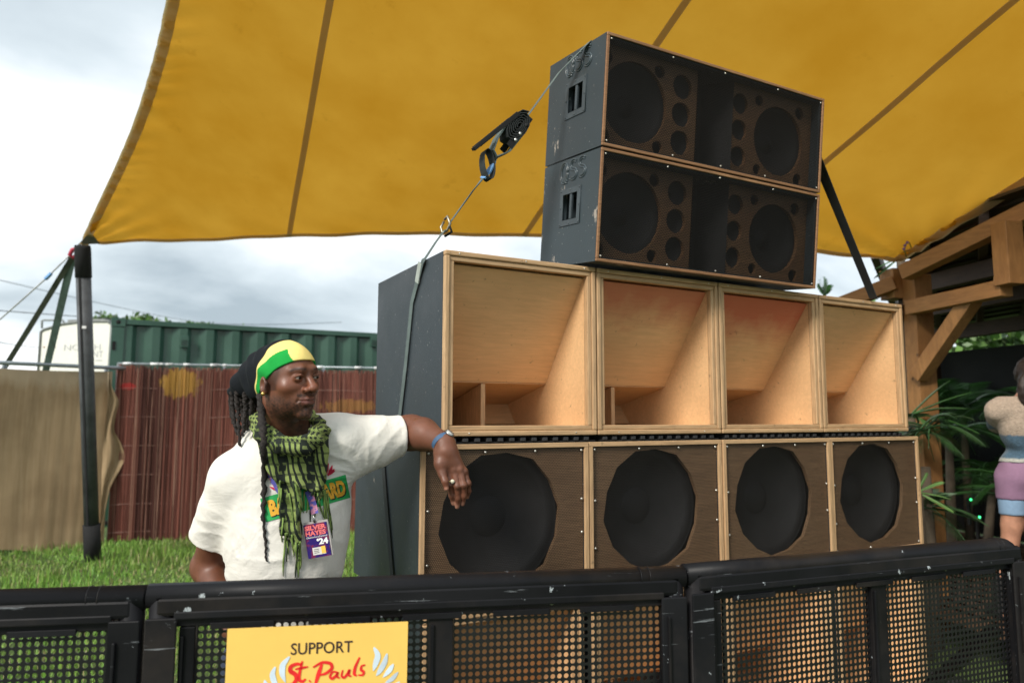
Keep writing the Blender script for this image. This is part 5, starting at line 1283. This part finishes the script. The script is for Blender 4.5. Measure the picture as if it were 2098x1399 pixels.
dread([A_(533, 806, 1.995), A_(536, 850, 1.975), A_(539, 880, 1.945), A_(540, 920, 1.935), hit2(541, 960, .012), hit2(541, 1010, .010), hit2(539, 1050, .008), hit2(541, 1085, .006), hit2(545, 1118, .005), hit2(544, 1140, .004), hit2(547, 1150, .004)], .0125, .0026, 1)
dl_ = [([(475, 800, 2.10), (477, 835, 2.10), (481, 868, 2.09), (487, 890, 2.08)], .0095), ([(484, 802, 2.07), (487, 840, 2.07), (489, 875, 2.06), (492, 914, 2.05)], .010), ([(492, 803, 2.11), (496, 840, 2.12), (499, 870, 2.10), (497, 893, 2.09)], .0095), ([(501, 804, 2.06), (503, 835, 2.06), (500, 862, 2.05), (499, 885, 2.05)], .010), ([(509, 806, 2.10), (511, 835, 2.11), (508, 862, 2.10), (506, 880, 2.10)], .011), ([(515, 806, 2.06), (516, 830, 2.06), (514, 850, 2.06), (512, 872, 2.06)], .010), ([(470, 798, 2.12), (472, 828, 2.13), (474, 850, 2.12), (478, 868, 2.11)], .008), ([(522, 806, 2.09), (522, 830, 2.10), (520, 848, 2.10), (518, 860, 2.10)], .010)]
for k, (p, r_) in enumerate(dl_): dread([A_(*q_) for q_ in p], r_*.78, r_*.5, 20+k)
# earring
ear = HO+HF@np.array([.0875, .002, -.043]); m_gold = plain('gold', (.75, .5, .15), .25, metal=1, bump=0)
e_ = MB().lathe([(.0001, -.006), (.0042, -.0042), (.006, 0), (.0042, .0042), (.0001, .006)], tuple(ear), 'z', 12).build('earring', m_gold, man, world=True)
# watch
wa = (at(911, 925, 2.10)-WR_L); wa = (WR_L-EL_L); wa /= np.linalg.norm(wa); wc = EL_L+(WR_L-EL_L)*.96
wa = wa*.75+np.array([0, 0, -.4]); wa /= np.linalg.norm(wa)
e1_ = np.cross(wa, zu); e1_ /= np.linalg.norm(e1_); e2_ = np.cross(e1_, wa)
pts = [wc+(e1_*math.cos(a)*.0335+e2_*math.sin(a)*.0325) for a in [2*math.pi*k/28 for k in range(29)]]
m_strap = plain('blue_watch_strap', (.045, .10, .19), .5, bscale=300)
MB().ribbon(pts, wa, .015, .003).build('watch_strap', m_strap, man, world=True)
face = rh*.62+zu*.62-fh*.35; face = face-wa*(face@wa); face /= np.linalg.norm(face)
w0 = wc+face*.0345; sd_ = np.cross(wa, face)
MB().tube([w0-face*.002, w0+face*.004], .0145, 20).build('watch_case', m_steel, man, world=True)
MB().tube([w0+face*.0041, w0+face*.0048], .0118, 20).build('watch_face', plain('watch_glass', (.5, .52, .5), .1, bump=0), man, world=True)
# ring on the forefinger
rc = at(920.5, 986, 2.084); ra = at(924, 1005, 2.084)-at(918, 970, 2.09); ra /= np.linalg.norm(ra); b1 = np.cross(ra, fh); b1 /= np.linalg.norm(b1); b2 = np.cross(ra, b1)
MB().tube([rc+(b1*math.cos(a)+b2*math.sin(a))*.0112 for a in [2*math.pi*k/20 for k in range(21)]], .0018, 6).build('ring', m_gold, man, world=True)
s_ = at(927, 986, 2.070); MB().tube([s_+fh*.004, s_-fh*.002], .006, 12).build('ring_stone', plain('pale_ring_top', (.7, .66, .5), .3), man, world=True)
# lanyard and badge
m_lan = NT('printed_lanyard'); cc_ = m_lan.noise(60, 3, .6); m_lan.base(m_lan.mix(m_lan.ramp(cc_, [(.48, 0.), (.52, 1.)]), (.62, .25, .38), (.10, .10, .42))); m_lan.set(Roughness=.6)
lan = [hit(545, 950, .006), hit(553, 968, .006), hit(562, 985, .006), hit(572, 1002, .006), hit(584, 1020, .006)]
MB().ribbon(lan, rh*.8+zu*.5, .020, .0015).build('lanyard', m_lan.m, man, world=True)
lan2 = [hit(632, 1005, .012), hit(638, 1022, .012), hit(643, 1040, .013), hit(645, 1052, .014)]
MB().ribbon(lan2, rh, .020, .0015).build('lanyard', m_lan.m, man, world=True)
bc = hit(652, 1104, .040); dpt = (bc-CAM)@fw
TLb, TRb, BLb = at(621, 1076, dpt), at(668, 1068, dpt-.004), at(635, 1144, dpt-.006)
bx_ = TRb-TLb; bw = np.linalg.norm(bx_); bx_ /= bw; bz_ = BLb-TLb; bz_ -= bx_*(bz_@bx_); bh = np.linalg.norm(bz_); bz_ /= -bh; bn_ = np.cross(bx_, bz_)
if bn_@fh > 0: bn_ = -bn_
def bp(x, z, o=0): return TLb+bx_*x*bw+bz_*(-z)*bh+bn_*o
def card(name, x0, z0, x1, z1, th, o, m):
    q = [bp(x0, z0, o), bp(x1, z0, o), bp(x1, z1, o), bp(x0, z1, o)]; q2 = [p-bn_*th for p in q]
    return MB().add(q+q2, [(0, 3, 2, 1), (4, 5, 6, 7), (0, 1, 5, 4), (1, 2, 6, 5), (2, 3, 7, 6), (3, 0, 4, 7)]).build(name, m, man, world=True)
bm = NT('badge_print'); n_ = bm.noise(48, 3, .6, bm.co((1, 1, 1))); bm.base(bm.mix(bm.ramp(n_, [(.45, 0.), (.56, 1.)]), (.035, .02, .16), (.22, .03, .07))); bm.set(Roughness=.25)
badge = card('badge', 0, 0, 1, 1, .002, 0, bm.m)
card('badge_sleeve', .02, -.06, 1.06, 1.0, .001, -.003, plain('clear_sleeve', (.45, .42, .40), .2, bump=0))
card('badge_label', .24, .70, .80, .92, .0002, .0006, plain('white_label', (.7, .68, .64), .5, bump=0)); card('badge_label', .62, .69, .80, .90, .0002, .0010, plain('yellow_sticker', (.8, .5, .08), .5, bump=0))
def btext(s, x0, z0, x1, z1, m, bold):
    V_, F_ = text_pts(s, bold); V_ = V_/V_.max(0); MB().add([bp(x0+(x1-x0)*a, z1+(z0-z1)*b, .0012) for a, b in V_], F_).build('lettering', m, man, world=True)
m_cor = plain('coral_print', (.80, .17, .17), .5, bump=0); m_wht = plain('white_print', (.85, .85, .85), .5, bump=0)
btext('SILVER', .05, .04, .97, .185, m_cor, .05); btext('HAYES', .05, .20, .93, .345, m_cor, .05); btext('GlastonburyFestival', .05, .36, .96, .43, m_wht, .01); btext('‘24', .48, .44, .97, .63, m_wht, .05)
for i in range(3): card('print_line', .30, .75+.05*i, .52, .765+.05*i, .0002, .0008, m_iris)
MB().tube([bp(.5, -.02), bp(.48, -.12), bp(.5, -.22), bp(.55, -.12), bp(.5, -.02)], .0022, 6).build('badge_clip', m_steel, man, world=True)
# ================================================================ timber shelter on the right
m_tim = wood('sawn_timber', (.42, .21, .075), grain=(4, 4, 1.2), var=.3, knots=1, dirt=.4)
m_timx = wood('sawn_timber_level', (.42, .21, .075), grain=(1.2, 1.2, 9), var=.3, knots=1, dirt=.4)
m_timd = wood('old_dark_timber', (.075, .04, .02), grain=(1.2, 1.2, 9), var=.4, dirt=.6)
hutp = at(1862, 870, 5.45); hutp[2] = 0
hut = empty('timber_shelter', hutp, 0, 'rough timber shelter with posts and braces at the right end of the stack', 'shelter')
def bar(name, a, b, w, h, m, bev=.004, up=(0, 0, 1)): return MB().obox(a, b, w, h, up).build(name, m, hut, bev, world=True)
g0 = lambda px, py, d: at(px, py, d)
pa = hutp.copy()
sdir = at(2065, 600, 4.6)-at(1862, 600, 5.45); sdir[2] = 0; sdir /= np.linalg.norm(sdir); bdir = np.array([-sdir[1], sdir[0], 0]); 
if bdir@fh < 0: bdir = -bdir
ztop = at(1850, 545, 5.45)[2]
def up_to(p, z): q = p.copy(); q[2] = z; return q
pfr = pa-sdir*.03
bar('post', up_to(pa+sdir*.10+bdir*.05, 0), up_to(pa+sdir*.10+bdir*.05, at(1880, 560, 5.4)[2]), .13, .15, m_tim, up=tuple(bdir))
bar('post_face', up_to(pa-sdir*.035-bdir*.03, at(1850, 608, 5.45)[2]), up_to(pa-sdir*.035-bdir*.03, ztop), .15, .14, m_tim, up=tuple(bdir))
bar('rafter', g0(1853, 560, 5.36), g0(2160, 408, 4.5), .11, .11, m_timx)
bar('rafter', g0(1835, 580, 5.5), g0(1660, 648, 5.9), .10, .105, m_timx)
zb = at(1865, 631, 5.40)[2]
b1_ = at(1865, 631, 5.40); b2_ = at(2062, 590, 4.62)
bar('beam', b1_, b2_, .10, .105, m_timx)
bp_ = at(2066, 520, 4.6); zlo = at(2066, 585, 4.6)[2]
bar('hanging_post', up_to(bp_, zlo), up_to(bp_, at(2066, 455, 4.6)[2]), .115, .13, m_tim, up=tuple(bdir))
bar('block', at(2040, 568, 4.75), at(2052, 568, 4.72), .06, .12, m_edge)
bar('brace', g0(1992, 612, 4.92), g0(1882, 772, 5.32), .10, .10, m_tim)
# darker members behind
Lh = 3.2
idir = np.array([math.sin(R_(60.5)), math.cos(R_(60.5)), 0])
def P3(s, b, z): return np.array([pa[0], pa[1], 0])+sdir*s+idir*b+np.array([0, 0, z])
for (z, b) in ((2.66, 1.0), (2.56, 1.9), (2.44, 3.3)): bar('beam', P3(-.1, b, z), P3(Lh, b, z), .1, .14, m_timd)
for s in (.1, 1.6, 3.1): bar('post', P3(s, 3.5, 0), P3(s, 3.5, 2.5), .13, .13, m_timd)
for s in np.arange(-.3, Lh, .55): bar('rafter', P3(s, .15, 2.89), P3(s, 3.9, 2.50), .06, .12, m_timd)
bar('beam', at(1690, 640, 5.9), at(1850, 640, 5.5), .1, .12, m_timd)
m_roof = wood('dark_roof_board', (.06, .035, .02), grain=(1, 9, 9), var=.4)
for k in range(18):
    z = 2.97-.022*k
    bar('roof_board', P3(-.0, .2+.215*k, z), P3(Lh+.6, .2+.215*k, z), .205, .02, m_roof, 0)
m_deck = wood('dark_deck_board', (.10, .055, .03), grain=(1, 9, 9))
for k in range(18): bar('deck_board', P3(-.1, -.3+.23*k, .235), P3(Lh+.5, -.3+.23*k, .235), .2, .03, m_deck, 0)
m_wall = plain('black_wall_cloth', (.012, .013, .012), .95, scale=4)
bar('back_wall', P3(-.4, 3.75, 1.27), P3(Lh+.6, 3.75, 1.27), .03, 2.0, m_wall, 0)
bar('side_wall', P3(Lh+.6, .2, 1.5), P3(Lh+.6, 3.9, 1.5), .03, 2.9, m_wall, 0)
bar('side_wall', P3(-.1, 1.6, .9), P3(-.1, 3.7, .9), .03, 1.3, m_wall, 0)
# ---------------------------------------------------------------- palms
def frond(mb, o, d, ln, droop, lw, rs, nl=40, up=(0, 0, 1)):
    o = np.array(o, float); d = np.array(d, float); d /= np.linalg.norm(d); sp = [o+d*ln*t-np.array([0, 0, droop*t*t]) for t in np.linspace(0, 1, 14)]
    mb.tube(sp, np.linspace(.008, .002, 14), 5)
    for k in range(nl):
        t = .15+.85*k/nl; i = min(12, int(t*13)); p = o+d*ln*t-np.array([0, 0, droop*t*t]); tg = sp[i+1]-sp[i]; tg /= np.linalg.norm(tg); sd = np.cross(tg, up if abs(tg[2]) < .97 else (0, 1, .1)); sd /= np.linalg.norm(sd); nn = np.cross(sd, tg)
        for s in (-1, 1):
            l = lw*math.sin(math.pi*(.12+.8*t))*rs.uniform(.85, 1.1); e = p+(sd*s*.75+tg*.65+nn*.15)*l-np.array([0, 0, l*.25]); m_ = (p+e)/2+np.array([0, 0, l*.05]); w = tg*l*.016+nn*.0012
            mb.add([p-w*.5, p+w*.5, m_+w, m_-w, e], [(0, 1, 2, 3), (3, 2, 4)])
m_pl = plain('palm_leaf', (.045, .13, .03), .4, var=.5, scale=4, bump=0); m_pl2 = plain('pale_palm_leaf', (.14, .28, .08), .4, var=.3, scale=4, bump=0)
def palm(o, lab, specs, m, group='palm plants round the shelter', pot=True):
    r = empty('palm_plant', (o[0], o[1], 0 if pot else 0), 0, lab, 'plant', group); rs = np.random.RandomState(len(lab))
    for sp in specs:
        mb = MB(); frond(mb, sp[0], sp[1], sp[2], sp[3], sp[4], rs); mb.build('frond', m, r, world=True)
    q = np.mean([s_[0] for s_ in specs], 0)
    MB().tube([(o[0], o[1], 0), ((o[0]+q[0])/2, (o[1]+q[1])/2, q[2]*.5), tuple(q)], [.05, .04, .03], 8).build('trunk', bpy.data.materials.get('bark'), r, world=True)
def fan(o, n, ln, droop, lw, el=(20, 60), seed=0, azr=(0, 360)):
    rs = np.random.RandomState(seed); out = []
    for k in range(n):
        a = R_(rs.uniform(*azr)); e = R_(rs.uniform(*el)); out.append((o+rs.normal(0, .02, 3), (math.cos(a)*math.cos(e), math.sin(a)*math.cos(e), math.sin(e)), ln*rs.uniform(.8, 1.15), droop*rs.uniform(.6, 1.3), lw))
    return out
rd = lambda a, b: b-a
o1 = at(1866, 850, 5.2)
palm(o1, 'palm with narrow green leaflets spreading right beside the top right horn cabinet', [(o1, at(1995, 785, 5.0)-o1, .42, .05, .16), (o1, at(1975, 810, 4.9)-o1, .4, .09, .15), (o1, at(1940, 770, 5.1)-o1, .38, .05, .15), (o1, at(1990, 845, 5.0)-o1, .4, .14, .14), (o1, at(1960, 880, 4.9)-o1, .35, .15, .13)], m_pl)
o2 = at(1880, 1010, 4.7)
palm(o2, 'pale low palm leaves poking out beside the darkest bass cabinet', [(o2, at(1935, 1030, 4.6)-o2, .20, .03, .10), (o2, at(1915, 985, 4.7)-o2, .18, .03, .09), (o2, at(1900, 960, 4.7)-o2, .16, .02, .08), (o2, at(1925, 1010, 4.7)-o2, .18, .03, .09)], m_pl2)
o3 = at(1690, 610, 5.8)
palm(o3, 'palm tip sticking up behind the stack right of the long speakers', [(o3, (0, 0, 1), .17, 0, .10), (o3, (.4, .1, .9), .14, .02, .08), (o3, (-.3, .1, .9), .14, .02, .08)], m_pl)
o4 = at(1845, 528, 5.6)
palm(o4, 'small palm leaf above the left rafter of the shelter', [(o4, at(1795, 560, 5.6)-o4, .22, .03, .10), (o4, at(1810, 540, 5.6)-o4, .2, .02, .09)], m_pl)
o5 = at(1895, 640, 7.0)
palm(P3(.5, 3.0, 2.2), 'palm inside the shelter behind the corner post', fan(P3(.5, 3.0, 1.55), 18, .9, .5, .28, seed=4), m_pl)
palm(P3(1.5, 2.9, 1.9), 'tall palm inside the shelter against the black wall', fan(P3(1.5, 2.9, 1.5), 20, 1.0, .6, .3, seed=6), m_pl)
palm(P3(2.5, 2.7, 2.2), 'palm inside the shelter above the woman', fan(P3(2.5, 2.7, 1.4), 18, .9, .6, .3, seed=8), m_pl)
palm(P3(.6, 1.7, 1.1), 'shaded bushy palm low inside the shelter', fan(P3(.8, 2.2, .95), 18, .8, .5, .26, seed=9), m_pl)
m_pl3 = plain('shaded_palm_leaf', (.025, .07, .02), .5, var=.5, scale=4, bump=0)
o6 = at(1893, 880, 4.95); o7 = at(1900, 1040, 4.9)
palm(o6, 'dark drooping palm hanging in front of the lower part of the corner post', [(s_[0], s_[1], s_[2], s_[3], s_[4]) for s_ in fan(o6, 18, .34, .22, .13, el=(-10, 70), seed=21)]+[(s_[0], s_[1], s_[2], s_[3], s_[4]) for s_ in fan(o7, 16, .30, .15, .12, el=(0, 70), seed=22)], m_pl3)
palm(P3(1.1, 1.4, 1.0), 'dark palm behind the woman, nearest the shelter front', fan(P3(1.1, 1.4, .9), 20, .7, .45, .22, seed=12), m_pl)
palm(P3(.3, 1.2, 1.5), 'narrow palm close behind the corner post at knee brace height', fan(P3(.35, 1.3, 1.35), 16, .6, .4, .2, seed=13), m_pl)
leafy('tree', P3(1.8, 8.0, 2.4), np.array([2.6, 2.2, .95]), 6000, 44, 2.0, 'sunlit leafy tree seen through the gap under the shelter roof', group='trees behind the shelter')
leafy('tree', P3(-1.2, 9.5, 1.2), np.array([2.2, 2.0, .7]), 3600, 45, 1.5, 'low leafy tree far behind the left corner post of the shelter', group='trees behind the shelter')
# tiny flower sprig by the canopy corner
fo = at(1857, 527, 5.3); fl = empty('flower_sprig', fo, 0, 'tiny purple flower sprig stuck at the right corner of the canopy', 'flower')
MB().tube([fo, at(1853, 512, 5.3), at(1857, 498, 5.3), at(1863, 497, 5.3), at(1867, 508, 5.3)], .004, 5).build('stem', m_pl, fl, world=True)
for (x, y) in ((1852, 510), (1854, 503), (1859, 497)): MB().lathe([(.0001, -.012), (.010, -.004), (.012, .003), (.0001, .012)], tuple(at(x, y, 5.28)), 'z', 8).build('blossom', plain('purple_petal', (.25, .12, .35), .6) if not bpy.data.materials.get('purple_petal') else bpy.data.materials['purple_petal'], fl, world=True)
# small green lamps in the dark
m_led = NT('green_led'); m_led.b.inputs['Emission Color'].default_value = (.05, 1, .25, 1); m_led.b.inputs['Emission Strength'].default_value = 2.5; m_led.base((.02, .3, .08))
for k, (x, y, lab) in enumerate(((1989, 1023, 'uppermost of the small green lights in the dark shelter'), (1921, 1054, 'leftmost of the small green lights in the dark shelter'), (2007, 1059, 'small green light low in the shelter near the legs of the woman'))):
    p = at(x, y, 5.8); o = empty('indicator_light', p, 0, lab, 'light', 'small green lights in the shelter')
    MB().lathe([(.0001, -.009), (.009, -.004), (.009, .004), (.0001, .009)], (0, 0, 0), n=10).build('lens', m_led.m, o); MB().box((-.012, .010, -.2), (.012, .03, .012)).build('stake', m_black, o)

# ================================================================ the woman in the shelter
def woman():
    d0 = 4.6; c = at(2092, 900, d0); base = np.array([c[0], c[1], .25])
    w = empty('person', base, 0, 'person in beige and blue fleece and pink shorts, seen from behind in the dark shelter', 'person')
    A = lambda px, py, d=d0: at(px, py, d)
    def hm(P):
        d = chain(P, [A(2112, 772), A(2104, 812)], [.055, .055], .02); d = smin(d, ell(P, A(2120, 767, d0+.02), (.075, .09, .105)), .03)
        d = smin(d, cap(P, A(2058, 838), A(2136, 838), .06), .05); d = smin(d, ell(P, A(2097, 870), (.145, .10, .17)), .05)
        for sx in (-1, 1):
            sh, eb, wr = A(2097+sx*52, 842), A(2097+sx*50, 866, d0+.16), A(2097+sx*22, 858, d0+.38)
            d = smin(d, chain(P, [sh, eb, wr, wr+fh*.06], [.05, .04, .028, .03], .02), .02)
        d = smin(d, ell(P, A(2097, 965), (.128, .11, .13)), .05)
        for sx, kx, ax_ in ((-1, 2073, 2050), (1, 2118, 2128)):
            kn = A(kx, 1075); an = A(ax_, 1165); an[2] = .33
            d = smin(d, chain(P, [A(2097+sx*20, 980), kn, an], [.085, .056, .040], .03), .03)
            d = smin(d, cap(P, an-zu*.03, an-zu*.045-fh*.12, .035, .03), .03)
        return d
    V, Q = snet(hm, A(2040, 1180)*[1, 1, 0]+[-.35, -.45, .24], A(2150, 740)+[.35, .35, .14], .012); np_obj('body', V, Q, plain('pale_skin', (.45, .22, .14), .5), w)
    z = lambda py: at(2092, py, d0)[2]
    sdt = lambda P: P[..., 2]
    def layer(name, g, z0, z1, cols, m, amp=.004, fr=40):
        def f(P):
            d = hm(P)-g-amp*vn(P, fr, 2); return np.maximum(np.maximum(d, z0-P[..., 2]), P[..., 2]-z1)
        V, Q = snet(f, np.array([c[0]-.45, c[1]-.55, z0-.03]), np.array([c[0]+.5, c[1]+.4, z1+.04]), .011)
        C_ = np.array([cols(v) for v in V[:, 2]]); 
        if name == 'fleece_top': C_[((V-c)@fh > .085) & (V[:, 2] > z(880))] = (.09, .17, .25)
        np_obj(name, V, Q, m, w, True, C_)
    mf = vcol('fleece', .95, .9, 110, .008, sheen=.2, mulvar=.3)
    layer('fleece_top', .026, z(946), z(812), lambda zz: (.46, .36, .28) if zz > z(890) else ((.08, .15, .22) if zz > z(938) else (.5, .5, .45)), mf, .004, 30)
    layer('shorts', .018, z(1022), z(936), lambda zz: (.30, .17, .27), vcol('pink_cotton', .9, .2), .004, 20)
    layer('under_shorts', .010, z(1054), z(1019), lambda zz: (.25, .38, .55), vcol('pale_blue_cotton', .9, .2), .002, 20)
    def hair(P): return smin(ell(P, A(2120, 764, d0-.01), (.10, .11, .115)), ell(P, A(2110, 800, d0-.06), (.105, .05, .13)), .03)-.006*vn(P, 60, 3)
    V, Q = snet(hair, A(2098, 770)-[.2, .2, .25], A(2098, 750)+[.2, .2, .2], .01); np_obj('hair', V, Q, plain('dark_hair', (.02, .012, .009), .6), w)
    for sx, ax_ in ((-1, 2050), (1, 2128)):
        an = A(ax_, 1165); an[2] = .30
        V, Q = snet(lambda P: np.maximum(smin(cap(P, an-zu*.0, an-zu*.01-fh*-.11, .05, .042), cap(P, an, an+zu*.18, .05), .02), .252-P[..., 2]), an-[.25, .25, .08], an+[.25, .25, .26], .012); np_obj('boot', V, Q, m_black, w)
woman()
# the rule of one root per thing: nothing else
